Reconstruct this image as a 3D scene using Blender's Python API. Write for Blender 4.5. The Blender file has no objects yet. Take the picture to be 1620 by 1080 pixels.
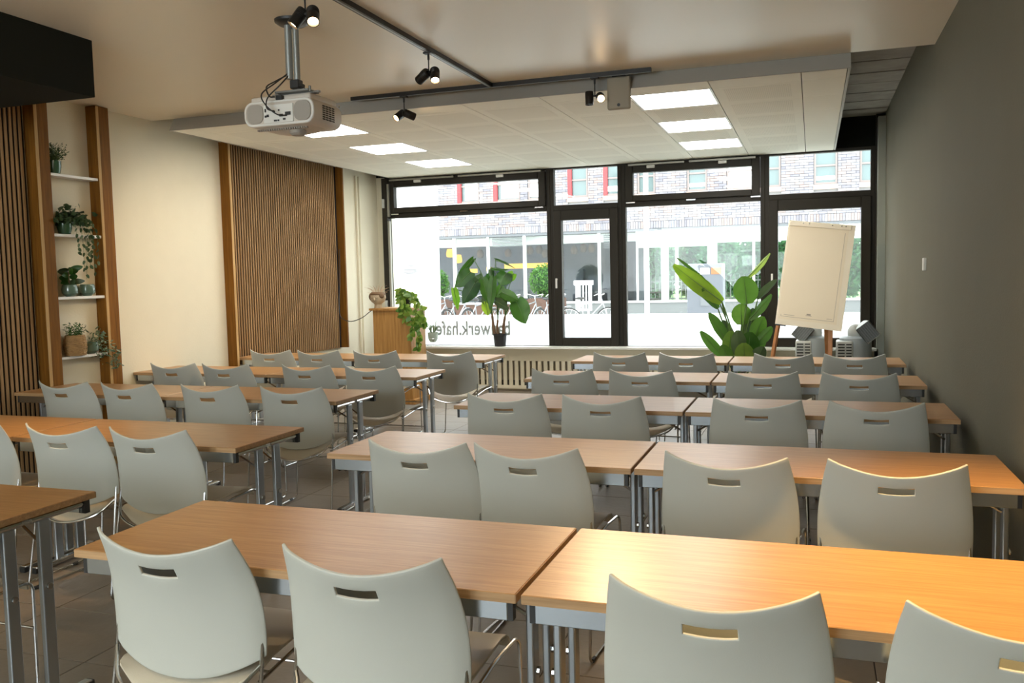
import bpy, bmesh, math, random
from mathutils import Vector, Matrix
PI = math.pi
R = math.radians
random.seed(7)
SC = bpy.context.scene
COL = SC.collection

# ------------------------------------------------------------------ camera, world, light, exposure
H = 1.51
def set_camera():
    yaw, pitch, roll = R(19.0496), R(4.2586), R(1.3056)
    cy, sy, cp, sp = math.cos(yaw), math.sin(yaw), math.cos(pitch), math.sin(pitch)
    f = Vector((-sy*cp, cy*cp, -sp)); r = Vector((cy, sy, 0)); d = f.cross(r)
    r2 = math.cos(roll)*r + math.sin(roll)*d
    d2 = -math.sin(roll)*r + math.cos(roll)*d
    cam = bpy.data.cameras.new('camera'); o = bpy.data.objects.new('camera', cam); COL.objects.link(o)
    cam.sensor_width = 36; cam.lens = 36*1380.83/1620; cam.clip_end = 300
    m = Matrix((( r2.x, -d2.x, -f.x, 0), (r2.y, -d2.y, -f.y, 0), (r2.z, -d2.z, -f.z, H), (0, 0, 0, 1)))
    o.matrix_world = m
    SC.camera = o
set_camera()

w = bpy.data.worlds.new('sky'); SC.world = w; w.use_nodes = True
bg = w.node_tree.nodes['Background']; bg.inputs[0].default_value = (0.93, 0.97, 1.0, 1); bg.inputs[1].default_value = 4.4
SC.view_settings.view_transform = 'Standard'; SC.view_settings.look = 'None'
SC.view_settings.exposure = 0.65; SC.view_settings.gamma = 1.0; SC.view_settings.use_curve_mapping = False

def area_light(name, loc, target, sx, sy, power, color):
    l = bpy.data.lights.new(name, 'AREA'); l.shape = 'RECTANGLE'; l.size = sx; l.size_y = sy
    l.energy = power; l.color = color
    o = bpy.data.objects.new(name, l); COL.objects.link(o); o.location = loc
    o.rotation_euler = (Vector(target)-Vector(loc)).to_track_quat('-Z', 'Y').to_euler()
    return o
def spot_light(name, loc, target, power, color, angle=45, blend=.7, radius=.025):
    l = bpy.data.lights.new(name, 'SPOT'); l.energy = power; l.color = color
    l.spot_size = R(angle); l.spot_blend = blend; l.shadow_soft_size = radius
    o = bpy.data.objects.new(name, l); COL.objects.link(o); o.location = loc
    o.rotation_euler = (Vector(target)-Vector(loc)).to_track_quat('-Z', 'Y').to_euler()
    return o
# daylight through the window front and through the windows in the wall behind the camera
pl = area_light('daylight_front', (-2.45, 11.0, 1.75), (-2.45, 5, 1.75), 6.2, 2.3, 1, (1, 1, 1)); pl.data.cycles.is_portal = True
area_light('daylight_rear', (-2.7, -2.9, 1.9), (-1.6, 6, .9), 3.0, 1.7, 46, (.74, .95, .97))
# sky portion for denoised interiors: lamps of the room itself are in their builders

# ------------------------------------------------------------------ helpers
class MB:
    def __init__(s): s.v = []; s.f = []
    def quad(s, a, b, c, d):
        n = len(s.v); s.v += [tuple(a), tuple(b), tuple(c), tuple(d)]; s.f.append((n, n+1, n+2, n+3))
    def box(s, x0, x1, y0, y1, z0, z1, M=None):
        n = len(s.v)
        pts = [(x0,y0,z0),(x1,y0,z0),(x1,y1,z0),(x0,y1,z0),(x0,y0,z1),(x1,y0,z1),(x1,y1,z1),(x0,y1,z1)]
        if M is not None: pts = [tuple(M @ Vector(p)) for p in pts]
        s.v += pts
        s.f += [tuple(n+i for i in q) for q in ((0,3,2,1),(4,5,6,7),(0,1,5,4),(1,2,6,5),(2,3,7,6),(3,0,4,7))]
        return s
    def cbox(s, c, sz, M=None):
        return s.box(c[0]-sz[0]/2, c[0]+sz[0]/2, c[1]-sz[1]/2, c[1]+sz[1]/2, c[2]-sz[2]/2, c[2]+sz[2]/2, M)
    def tube(s, pts, r, n=8, cap=True):
        pts = [Vector(p) for p in pts]; N = len(pts)
        rr = r if isinstance(r, (list, tuple)) else [r]*N
        t0 = (pts[1]-pts[0]).normalized()
        a = Vector((0,0,1)) if abs(t0.z) < .9 else Vector((1,0,0))
        u = t0.cross(a).normalized()
        base = len(s.v)
        for i, p in enumerate(pts):
            if i == 0: t = pts[1]-pts[0]
            elif i == N-1: t = pts[-1]-pts[-2]
            else: t = (pts[i+1]-p).normalized() + (p-pts[i-1]).normalized()
            if t.length < 1e-9: t = t0
            t.normalize()
            u = u - t*u.dot(t)
            if u.length < 1e-6: u = t.cross(Vector((.3,.5,.8)))
            u.normalize(); w_ = t.cross(u)
            for k in range(n):
                an = 2*PI*k/n
                s.v.append(tuple(p + (u*math.cos(an)+w_*math.sin(an))*rr[i]))
        for i in range(N-1):
            for k in range(n):
                a_ = base+i*n+k; b_ = base+i*n+(k+1) % n
                s.f.append((a_, b_, b_+n, a_+n))
        if cap:
            s.f.append(tuple(base+k for k in range(n))[::-1]); s.f.append(tuple(base+(N-1)*n+k for k in range(n)))
        return s
    def lathe(s, prof, n=24, c=(0,0,0), cap=True):
        base = len(s.v)
        for (r, z) in prof:
            for k in range(n):
                an = 2*PI*k/n; s.v.append((c[0]+r*math.cos(an), c[1]+r*math.sin(an), c[2]+z))
        for i in range(len(prof)-1):
            for k in range(n):
                a_ = base+i*n+k; b_ = base+i*n+(k+1) % n
                s.f.append((a_, b_, b_+n, a_+n))
        if cap:
            s.f.append(tuple(base+k for k in range(n))[::-1]); s.f.append(tuple(base+(len(prof)-1)*n+k for k in range(n)))
        return s
    def ell(s, c, r, n=12, m=8):
        prof = []
        base = len(s.v)
        for i in range(m+1):
            ph = -PI/2+PI*i/m
            for k in range(n):
                an = 2*PI*k/n
                s.v.append((c[0]+r[0]*math.cos(ph)*math.cos(an), c[1]+r[1]*math.cos(ph)*math.sin(an), c[2]+r[2]*math.sin(ph)))
        for i in range(m):
            for k in range(n):
                a_ = base+i*n+k; b_ = base+i*n+(k+1) % n
                s.f.append((a_, b_, b_+n, a_+n))
        return s
    def prism(s, poly, d0, d1, axis='y', M=None):
        # poly: 2D points; extruded along axis from d0 to d1
        def P(p, d):
            if axis == 'y': q = (p[0], d, p[1])
            elif axis == 'z': q = (p[0], p[1], d)
            else: q = (d, p[0], p[1])
            return tuple(M @ Vector(q)) if M is not None else q
        n = len(s.v); k = len(poly)
        s.v += [P(p, d0) for p in poly] + [P(p, d1) for p in poly]
        s.f.append(tuple(range(n, n+k))); s.f.append(tuple(range(n+2*k-1, n+k-1, -1)))
        for i in range(k):
            j = (i+1) % k
            s.f.append((n+i, n+k+i, n+k+j, n+j))
        return s
    def mesh(s, name, bevel=0, smooth=False, seg=1, angle=35):
        me = bpy.data.meshes.new(name); me.from_pydata(s.v, [], s.f); me.validate()
        bm = bmesh.new(); bm.from_mesh(me)
        bmesh.ops.recalc_face_normals(bm, faces=bm.faces)
        if bevel:
            ed = [e for e in bm.edges if len(e.link_faces) == 2 and e.calc_face_angle(0) > R(30)]
            bmesh.ops.bevel(bm, geom=ed, offset=bevel, segments=seg, profile=.5, affect='EDGES')
        bm.to_mesh(me); bm.free()
        if smooth:
            me.shade_smooth(); me.set_sharp_from_angle(angle=R(angle))
        return me
    def build(s, name, mat, parent=None, bevel=0, smooth=False, seg=1, angle=35):
        return link(name, s.mesh(name, bevel, smooth, seg, angle), mat, parent)
def link(name, me, mat, parent=None):
    if mat is not None and not me.materials: me.materials.append(mat)
    o = bpy.data.objects.new(name, me); COL.objects.link(o)
    if parent is not None: o.parent = parent
    return o
def tag(o, label=None, cat=None, group=None, kind=None):
    if label: o['label'] = label
    if cat: o['category'] = cat
    if group: o['group'] = group
    if kind: o['kind'] = kind
    return o
def empty(name, loc=(0,0,0), rz=0, label=None, cat=None, group=None, kind=None, parent=None):
    o = bpy.data.objects.new(name, None); COL.objects.link(o); o.empty_display_size = .1
    o.location = loc; o.rotation_euler = (0, 0, rz)
    if parent: o.parent = parent
    return tag(o, label, cat, group, kind)
KIDS = {}
def copy_tree(o, parent=None):
    c = o.copy(); COL.objects.link(c)
    if parent is not None: c.parent = parent
    for ch in list(o.children): copy_tree(ch, c)
    return c
def rounded(pts, rad, n=6):
    pts = [Vector(p) for p in pts]; out = [pts[0]]
    for i in range(1, len(pts)-1):
        a, b, c = pts[i-1], pts[i], pts[i+1]
        r_ = min(rad, (a-b).length*.45, (c-b).length*.45)
        p0 = b+(a-b).normalized()*r_; p1 = b+(c-b).normalized()*r_
        for k in range(n+1):
            t = k/n
            out.append(p0*(1-t)**2 + b*2*t*(1-t) + p1*t*t)
    out.append(pts[-1]); return out
def bez(pts, n=12):
    # catmull-rom through points
    P = [Vector(p) for p in pts]; P = [P[0]*2-P[1]]+P+[P[-1]*2-P[-2]]; out = []
    for i in range(1, len(P)-2):
        for k in range(n):
            t = k/n
            out.append(.5*((2*P[i])+(P[i+1]-P[i-1])*t+(2*P[i-1]-5*P[i]+4*P[i+1]-P[i+2])*t*t+(3*P[i]-P[i-1]-3*P[i+1]+P[i+2])*t**3))
    out.append(P[-2]); return out
def bake(o):
    dg = bpy.context.evaluated_depsgraph_get(); ev = o.evaluated_get(dg)
    me = bpy.data.meshes.new_from_object(ev, depsgraph=dg)
    o.modifiers.clear(); o.data = me
    return o
def chain(a, mats): pass

# ------------------------------------------------------------------ materials
MATS = {}
def nodes(name):
    m = bpy.data.materials.new(name); m.use_nodes = True; nt = m.node_tree
    b = nt.nodes['Principled BSDF']; MATS[name] = m
    return m, nt, b
def mat(name, col, rough=.5, metal=0, noise=0, nscale=8, bump=0, bscale=60, coat=0, spec=.5, emit=None, estr=0, trans=0):
    m, nt, b = nodes(name)
    b.inputs['Base Color'].default_value = (*col, 1); b.inputs['Roughness'].default_value = rough
    b.inputs['Metallic'].default_value = metal; b.inputs['Specular IOR Level'].default_value = spec
    b.inputs['Coat Weight'].default_value = coat
    if trans: b.inputs['Transmission Weight'].default_value = trans
    if emit: b.inputs['Emission Color'].default_value = (*emit, 1); b.inputs['Emission Strength'].default_value = estr
    if noise or bump:
        tc = nt.nodes.new('ShaderNodeTexCoord')
    if noise:
        nz = nt.nodes.new('ShaderNodeTexNoise'); nz.inputs['Scale'].default_value = nscale; nz.inputs['Detail'].default_value = 5
        nt.links.new(tc.outputs['Object'], nz.inputs['Vector'])
        mx = nt.nodes.new('ShaderNodeMix'); mx.data_type = 'RGBA'
        mx.inputs[6].default_value = (*[c*(1-noise) for c in col], 1); mx.inputs[7].default_value = (*[min(1, c*(1+noise)) for c in col], 1)
        nt.links.new(nz.outputs['Fac'], mx.inputs[0]); nt.links.new(mx.outputs[2], b.inputs['Base Color'])
    if bump:
        n2 = nt.nodes.new('ShaderNodeTexNoise'); n2.inputs['Scale'].default_value = bscale; n2.inputs['Detail'].default_value = 3
        nt.links.new(tc.outputs['Object'], n2.inputs['Vector'])
        bp = nt.nodes.new('ShaderNodeBump'); bp.inputs['Strength'].default_value = bump; bp.inputs['Distance'].default_value = .01
        nt.links.new(n2.outputs['Fac'], bp.inputs['Height']); nt.links.new(bp.outputs[0], b.inputs['Normal'])
    return m
def wood(name, c1, c2, axis='x', rough=.4, scale=14, stretch=14, spec=.5, coat=0):
    m, nt, b = nodes(name)
    tc = nt.nodes.new('ShaderNodeTexCoord'); oi = nt.nodes.new('ShaderNodeObjectInfo')
    mp = nt.nodes.new('ShaderNodeMapping')
    sc = {'x': (1, stretch, stretch), 'y': (stretch, 1, stretch), 'z': (stretch, stretch, 1)}[axis]
    mp.inputs['Scale'].default_value = sc
    nt.links.new(tc.outputs['Object'], mp.inputs['Vector'])
    mul = nt.nodes.new('ShaderNodeMath'); mul.operation = 'MULTIPLY'; mul.inputs[1].default_value = 37
    nt.links.new(oi.outputs['Random'], mul.inputs[0])
    nz = nt.nodes.new('ShaderNodeTexNoise'); nz.noise_dimensions = '4D'; nz.inputs['Scale'].default_value = scale/6
    nz.inputs['Detail'].default_value = 8; nz.inputs['Roughness'].default_value = .62; nz.inputs['Distortion'].default_value = .25
    nt.links.new(mp.outputs[0], nz.inputs['Vector']); nt.links.new(mul.outputs[0], nz.inputs['W'])
    cr = nt.nodes.new('ShaderNodeValToRGB'); cr.color_ramp.elements[0].position = .33; cr.color_ramp.elements[1].position = .66
    cr.color_ramp.elements[0].color = (*c1, 1); cr.color_ramp.elements[1].color = (*c2, 1)
    nt.links.new(nz.outputs['Fac'], cr.inputs[0]); nt.links.new(cr.outputs[0], b.inputs['Base Color'])
    b.inputs['Roughness'].default_value = rough; b.inputs['Specular IOR Level'].default_value = spec; b.inputs['Coat Weight'].default_value = coat
    bp = nt.nodes.new('ShaderNodeBump'); bp.inputs['Strength'].default_value = .08; bp.inputs['Distance'].default_value = .003
    nt.links.new(nz.outputs['Fac'], bp.inputs['Height']); nt.links.new(bp.outputs[0], b.inputs['Normal'])
    return m
def emis(name, col, strength):
    m = bpy.data.materials.new(name); m.use_nodes = True; nt = m.node_tree; nt.nodes.clear()
    e = nt.nodes.new('ShaderNodeEmission'); e.inputs[0].default_value = (*col, 1); e.inputs[1].default_value = strength
    o = nt.nodes.new('ShaderNodeOutputMaterial'); nt.links.new(e.outputs[0], o.inputs[0]); return m
def glass(name, tint=(.96, .98, .97), refl=.012):
    m = bpy.data.materials.new(name); m.use_nodes = True; nt = m.node_tree; nt.nodes.clear()
    t = nt.nodes.new('ShaderNodeBsdfTransparent'); t.inputs[0].default_value = (*tint, 1)
    g = nt.nodes.new('ShaderNodeBsdfGlossy'); g.inputs['Roughness'].default_value = .01
    lw = nt.nodes.new('ShaderNodeLayerWeight'); lw.inputs[0].default_value = .25
    mu = nt.nodes.new('ShaderNodeMath'); mu.operation = 'MULTIPLY_ADD'; mu.inputs[1].default_value = .6; mu.inputs[2].default_value = refl
    nt.links.new(lw.outputs['Fresnel'], mu.inputs[0])
    mx = nt.nodes.new('ShaderNodeMixShader'); nt.links.new(mu.outputs[0], mx.inputs[0]); nt.links.new(t.outputs[0], mx.inputs[1]); nt.links.new(g.outputs[0], mx.inputs[2])
    o = nt.nodes.new('ShaderNodeOutputMaterial'); nt.links.new(mx.outputs[0], o.inputs[0]); return m
def translucent(name, col, tr=.6, rough=.6):
    m = bpy.data.materials.new(name); m.use_nodes = True; nt = m.node_tree; nt.nodes.clear()
    t = nt.nodes.new('ShaderNodeBsdfTranslucent'); t.inputs[0].default_value = (*col, 1)
    d = nt.nodes.new('ShaderNodeBsdfDiffuse'); d.inputs[0].default_value = (*col, 1)
    mx = nt.nodes.new('ShaderNodeMixShader'); mx.inputs[0].default_value = tr
    nt.links.new(d.outputs[0], mx.inputs[1]); nt.links.new(t.outputs[0], mx.inputs[2])
    o = nt.nodes.new('ShaderNodeOutputMaterial'); nt.links.new(mx.outputs[0], o.inputs[0]); return m
def leafmat(name, c1, c2, c3=None, scale=9, tr=.35):
    m = bpy.data.materials.new(name); m.use_nodes = True; nt = m.node_tree; b = nt.nodes['Principled BSDF']
    tc = nt.nodes.new('ShaderNodeTexCoord'); oi = nt.nodes.new('ShaderNodeObjectInfo'); geo = nt.nodes.new('ShaderNodeNewGeometry')
    nz = nt.nodes.new('ShaderNodeTexNoise'); nz.inputs['Scale'].default_value = scale
    nt.links.new(tc.outputs['Object'], nz.inputs['Vector'])
    ad = nt.nodes.new('ShaderNodeMath'); ad.operation = 'ADD'; nt.links.new(oi.outputs['Random'], ad.inputs[0]); nt.links.new(geo.outputs['Random Per Island'], ad.inputs[1])
    a2 = nt.nodes.new('ShaderNodeMath'); a2.operation = 'FRACT'; nt.links.new(ad.outputs[0], a2.inputs[0])
    a3 = nt.nodes.new('ShaderNodeMath'); a3.operation = 'MULTIPLY_ADD'; a3.inputs[1].default_value = .6
    nt.links.new(a2.outputs[0], a3.inputs[0]); 
    a4 = nt.nodes.new('ShaderNodeMath'); a4.operation = 'MULTIPLY'; a4.inputs[1].default_value = .45; nt.links.new(nz.outputs['Fac'], a4.inputs[0]); nt.links.new(a4.outputs[0], a3.inputs[2])
    cr = nt.nodes.new('ShaderNodeValToRGB'); cr.color_ramp.elements[0].position = .15; cr.color_ramp.elements[1].position = .85
    cr.color_ramp.elements[0].color = (*c1, 1); cr.color_ramp.elements[1].color = (*c2, 1)
    nt.links.new(a3.outputs[0], cr.inputs[0]); nt.links.new(cr.outputs[0], b.inputs['Base Color'])
    b.inputs['Roughness'].default_value = .38
    tl = nt.nodes.new('ShaderNodeBsdfTranslucent'); nt.links.new(cr.outputs[0], tl.inputs[0])
    mx = nt.nodes.new('ShaderNodeMixShader'); mx.inputs[0].default_value = tr
    out = [n for n in nt.nodes if n.type == 'OUTPUT_MATERIAL'][0]
    nt.links.new(b.outputs[0], mx.inputs[1]); nt.links.new(tl.outputs[0], mx.inputs[2]); nt.links.new(mx.outputs[0], out.inputs[0])
    return m
def brickmat(name, island):
    m, nt, b = nodes(name)
    src = nt.nodes.new('ShaderNodeNewGeometry').outputs['Random Per Island'] if island else nt.nodes.new('ShaderNodeObjectInfo').outputs['Random']
    cr = nt.nodes.new('ShaderNodeValToRGB'); cr.color_ramp.interpolation = 'CONSTANT'
    cols = [(0.315, 0.295, 0.313), (0.363, 0.336, 0.336), (0.257, 0.248, 0.277), (0.353, 0.289, 0.277), (0.303, 0.308, 0.348), (0.386, 0.366, 0.367), (0.328, 0.254, 0.24), (0.222, 0.213, 0.24), (0.353, 0.322, 0.336), (0.282, 0.277, 0.319)]
    e = cr.color_ramp.elements
    e[0].color = (*cols[0], 1); e[1].position = .1; e[1].color = (*cols[1], 1)
    for i in range(2, 10):
        x = e.new(i/10); x.color = (*cols[i], 1)
    nt.links.new(src, cr.inputs[0])
    tc = nt.nodes.new('ShaderNodeTexCoord'); nz = nt.nodes.new('ShaderNodeTexNoise'); nz.inputs['Scale'].default_value = 12
    nt.links.new(tc.outputs['Object'], nz.inputs['Vector'])
    mx = nt.nodes.new('ShaderNodeMix'); mx.data_type = 'RGBA'; mx.blend_type = 'MULTIPLY'; mx.inputs[0].default_value = .4
    nt.links.new(cr.outputs[0], mx.inputs[6]); nt.links.new(nz.outputs['Fac'], mx.inputs[7]); nt.links.new(mx.outputs[2], b.inputs['Base Color'])
    b.inputs['Roughness'].default_value = .9
    return m

M_ceil = mat('ceiling_paint', (.82, .74, .60), .38, bump=.03, bscale=90)
M_tile = mat('ceiling_tile_white', (.90, .89, .80), .8)
M_perf = mat('ceiling_tile_perforated', (.62, .61, .56), .9)
def perforate(m):
    nt = m.node_tree; b = nt.nodes['Principled BSDF']; tc = nt.nodes.new('ShaderNodeTexCoord')
    mp = nt.nodes.new('ShaderNodeMapping'); mp.inputs['Scale'].default_value = (70, 70, 0); nt.links.new(tc.outputs['Object'], mp.inputs[0])
    v = nt.nodes.new('ShaderNodeTexVoronoi'); v.inputs['Scale'].default_value = 1; v.inputs['Randomness'].default_value = 0
    nt.links.new(mp.outputs[0], v.inputs['Vector'])
    cr = nt.nodes.new('ShaderNodeValToRGB'); cr.color_ramp.elements[0].position = .22; cr.color_ramp.elements[1].position = .3
    cr.color_ramp.elements[0].color = (.72, .71, .64, 1); cr.color_ramp.elements[1].color = (.89, .88, .79, 1)
    nt.links.new(v.outputs['Distance'], cr.inputs[0]); nt.links.new(cr.outputs[0], b.inputs['Base Color'])
perforate(M_perf)
M_fascia = mat('fascia_grey', (.38, .37, .34), .6)
M_concrete = mat('raw_concrete', (.30, .28, .24), .9, noise=.35, nscale=5, bump=.6, bscale=9)
M_wallR = mat('olive_dark_wall', (.122, .112, .070), .82, noise=.06, nscale=3, bump=.15, bscale=120)
M_wallL = mat('cream_plaster', (.76, .715, .56), .85, noise=.03, nscale=6, bump=.12, bscale=70)
M_wallB = mat('back_wall_paint', (.55, .50, .42), .85)
M_black = mat('black_soffit', (.012, .013, .010), .8, spec=.1)
M_bronze = mat('dark_bronze_frame', (.026, .022, .016), .5, spec=.2)
M_floor = mat('floor_tile_brown', (.225, .185, .14), .42, noise=.22, nscale=5, bump=.15, bscale=30)
M_grout = mat('grout', (.06, .05, .042), .9)
M_sill = mat('sill_white', (.80, .79, .74), .4)
M_cream = mat('cream_lacquer', (.84, .78, .60), .5)
M_dark = mat('dark_void', (.05, .045, .035), .9)
M_table = wood('oak_veneer_table', (.37, .185, .065), (.52, .29, .115), 'x', rough=.34, scale=26, stretch=26)
M_edge = wood('oak_edge_band', (.30, .17, .075), (.48, .30, .15), 'x', rough=.5, scale=18, stretch=30)
M_oakp = wood('orange_oak_board', (.13, .052, .007), (.25, .105, .014), 'z', rough=.6, spec=.15, scale=14, stretch=18)
M_oake = wood('oak_edge_highlight', (.42, .26, .10), (.58, .38, .17), 'z', rough=.6, spec=.15, scale=14, stretch=18)  # lighter oak: highlight on the lit board edges put into the colour
M_lect = wood('honey_oak_lectern', (.34, .16, .035), (.54, .29, .085), 'z', rough=.45, scale=14, stretch=16)
M_slat = wood('walnut_slat', (.28, .16, .07), (.44, .275, .135), 'z', rough=.7, spec=.2, scale=12, stretch=22)
M_felt = mat('black_felt', (.012, .010, .009), .95)
M_chrome = mat('chrome', (.62, .62, .62), .16, metal=1)
M_steel = mat('silver_apron', (.52, .57, .62), .24, metal=1)
M_leg = mat('steel_leg', (.45, .49, .53), .28, metal=.9)
M_blk = mat('black_plastic', (.02, .02, .02), .45)
M_chair = mat('warm_grey_polypropylene', (.505, .52, .48), .42, bump=.05, bscale=300)
M_seat = mat('polypropylene_warm_lit', (.55, .50, .40), .42, bump=.05, bscale=300)  # chair plastic with the warm light on the seats mixed into its colour
M_white = mat('white_plastic', (.78, .77, .73), .4)
M_proj = mat('projector_body', (.66, .60, .53), .45)
M_projg = mat('projector_grille', (.36, .33, .29), .6)
M_pan = emis('light_panel_glow', (1.0, .97, .92), 12.0)
M_lampglow = emis('spot_glow', (1.0, .66, .34), 30.0)
M_lampblk = mat('spot_black', (.02, .018, .016), .4, metal=.4)
M_glass = glass('window_glass')
M_film = translucent('frosted_film', (.97, .98, 1.0), .82)
M_text = mat('grey_vinyl_letters', (.45, .50, .50), .6)
M_paper = mat('flipchart_paper', (.84, .75, .58), .8, noise=.03, nscale=2)
M_board = mat('flipchart_board', (.86, .79, .64), .5)
M_easel = wood('easel_wood', (.26, .10, .03), (.40, .18, .06), 'z', rough=.45)
M_teal = mat('teal_glaze', (.10, .17, .13), .16, noise=.3, nscale=6, coat=.6)
M_green = mat('dark_green_glaze', (.03, .09, .045), .2, coat=.5)
M_basket = mat('seagrass', (.36, .22, .09), .8, noise=.45, nscale=30, bump=.8, bscale=45)
M_soil = mat('soil', (.04, .025, .015), .95)
M_pot = mat('black_pot', (.02, .02, .022), .5)
M_potg = mat('pale_green_pot', (.40, .47, .40), .5)
M_sand = mat('sand_stoneware', (.52, .42, .28), .7, bump=.3, bscale=60)
M_brownp = mat('brown_paint', (.16, .09, .04), .7)
M_straw = mat('dry_straw', (.62, .42, .26), .8)
M_trunk = mat('plant_trunk', (.19, .11, .06), .85, bump=.6, bscale=40)
M_lf = leafmat('leaf_deep', (.010, .048, .008), (.05, .15, .015), tr=.22)
M_lf2 = leafmat('leaf_fresh', (.10, .26, .015), (.30, .42, .03), tr=.45)
M_lfs = leafmat('leaf_strelitzia', (.022, .085, .010), (.10, .23, .03), tr=.3)
M_lfp = leafmat('leaf_pothos', (.05, .17, .02), (.30, .42, .07), tr=.4)
M_lfd = leafmat('leaf_dusky', (.015, .045, .015), (.09, .14, .06), tr=.15)
M_lfv = leafmat('leaf_variegated', (.04, .09, .05), (.25, .32, .18), tr=.2)
M_stem = mat('stem_green', (.07, .14, .03), .5)
M_cool = mat('grey_cooler_shell', (.36, .40, .42), .4)
M_cooll = mat('light_cooler_shell', (.55, .56, .53), .45)
M_mesh = mat('dark_grille_mesh', (.20, .215, .23), .6, noise=.5, nscale=90)
# outside
M_bk = brickmat('mixed_brick', False); M_bks = brickmat('mixed_brick_far', True)
M_mortar = mat('mortar', (.30, .295, .29), .9)
M_red = mat('red_frame', (.34, .035, .04), .5)
M_lintel = mat('pale_sill_stone', (.42, .33, .28), .8)
M_wframe = mat('grey_window_frame', (.22, .18, .17), .5)
M_farpane = mat('far_pane', (.07, .12, .12), .06, spec=1.0)
M_curtain = mat('white_blind', (.8, .8, .78), .8)
M_shop = mat('shopfront_white', (.80, .82, .80), .5)
M_shopgr = mat('shopfront_grey', (.13, .14, .15), .6)
M_lowwall = mat('low_wall_grey', (.15, .16, .16), .8)
M_redwall = mat('planter_brown', (.10, .055, .04), .85, noise=.3)
M_slate = mat('slate_wall', (.06, .075, .10), .8, noise=.3, nscale=2)
M_street = mat('street_paving', (.62, .62, .58), .85, noise=.1, nscale=1.5)
M_lawn = mat('lawn', (.08, .17, .03), .95, noise=.3, nscale=3)
M_ext = mat('white_render', (.82, .82, .82), .85)
M_plq = mat('grey_plaque', (.28, .28, .29), .5)
M_plt = mat('plaque_text', (.10, .10, .11), .6)
M_hedge = leafmat('hedge_leaf', (.04, .14, .03), (.16, .34, .08))
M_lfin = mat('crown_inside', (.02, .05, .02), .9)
M_tree = leafmat('tree_leaf', (.05, .15, .08), (.14, .32, .14))
M_bike = mat('bike_frame', (.30, .32, .34), .35, metal=.6)
M_tyre = mat('tyre', (.03, .03, .03), .8)
M_orange = emis('amber_lamp', (1.0, .48, .06), 1.7)
M_wick = mat('wicker_shade', (.08, .05, .03), .8, noise=.4, nscale=30)
M_kiosk = mat('kiosk_grey', (.11, .12, .14), .5)
M_or = mat('orange_sticker', (.35, .12, .05), .6)

# ------------------------------------------------------------------ room shell
XL, XR, YW, ZC, ZS = -5.69, .77, 10.92, 2.995, 2.88
YB = -3.1
def struct(name, mb, m, parent=None, **k):
    o = mb.build(name, m, parent, **k)
    if parent is None: o['kind'] = 'structure'
    return o
floor = struct('floor', MB().box(XL-.15, XR+.12, YB-.1, 11.2, -.12, -.006), M_grout)
tw, td = .60, .44
tm = MB().box(0, tw-.005, 0, td-.005, -.006, 0).mesh('floor_tile', bevel=.0015)
tm.materials.append(M_floor)
for i in range(11):
    for j in range(25):
        o = link('floor_tile', tm, None, floor); o.location = (XL+.01+i*tw-.09, .02+j*td, random.uniform(-.0006, 0))
rear = MB()
for i in range(11):
    for j in range(7):
        rear.box(XL+.01+i*tw-.09, XL+.005+(i+1)*tw-.09, .02-(j+1)*td, .015-j*td, -.006, 0)
o = rear.build('floor_tiles_rear', M_floor, floor); o['kind'] = 'stuff'

struct('wall_right', MB().box(XR, XR+.15, YB, 11.3, 0, 3.35), M_wallR)
struct('wall_left', MB().box(XL-.15, XL, YB, 11.3, 0, 3.35), M_wallL)
wb = MB()   # wall behind the camera with a wide window opening
wb.box(XL, -5.5, YB-.15, YB, 0, 3.35).box(-1.1, XR, YB-.15, YB, 0, 3.35).box(-5.5, -1.1, YB-.15, YB, 0, 1.0).box(-5.5, -1.1, YB-.15, YB, 2.8, 3.35)
struct('wall_back', wb, M_wallB)
struct('ceiling', MB().box(XL, XR, YB, 6.585, ZC, ZC+.36), M_ceil)
struct('ceiling_slab', MB().box(XL-.15, XR+.15, 6.585, 11.3, 3.26, 3.40), M_concrete)
# concrete formwork ribs at the right, above the suspended ceiling
rb = MB()
for k in range(9):
    rb.box(.20, XR, 6.7+k*.47, 7.14+k*.47, 3.262-random.uniform(.005, .018), 3.265)
struct('ceiling_formwork', rb, M_concrete)
# dropped black soffit top left
struct('ceiling_soffit', MB().box(XL, -4.14, 1.2, 4.31, 2.655, ZC+.001), M_black, bevel=.004)
# wall above the window (dark) and side jamb
wf = MB().box(XL, XR, YW-.02, YW+.30, 2.90, 3.27)
struct('wall_window_head', wf, M_black)
struct('wall_window_base', MB().box(XL, XR, YW-.02, YW+.30, 0, .565), M_cream)
struct('trim_1', MB().box(.675, XR, YW-.10, YW+.28, 0, 3.25), M_bronze)
struct('trim_2', MB().box(.69, .708, 10.70, YW-.10, .59, 3.20).box(.708, XR, 10.70, YW-.1, .0, 3.2), mat('jamb_greygreen', (.30, .32, .28), .7))
struct('wall_window_left_return', MB().box(XL, -5.57, 10.90, 11.2, 0, 3.2), M_wallL)

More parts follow.
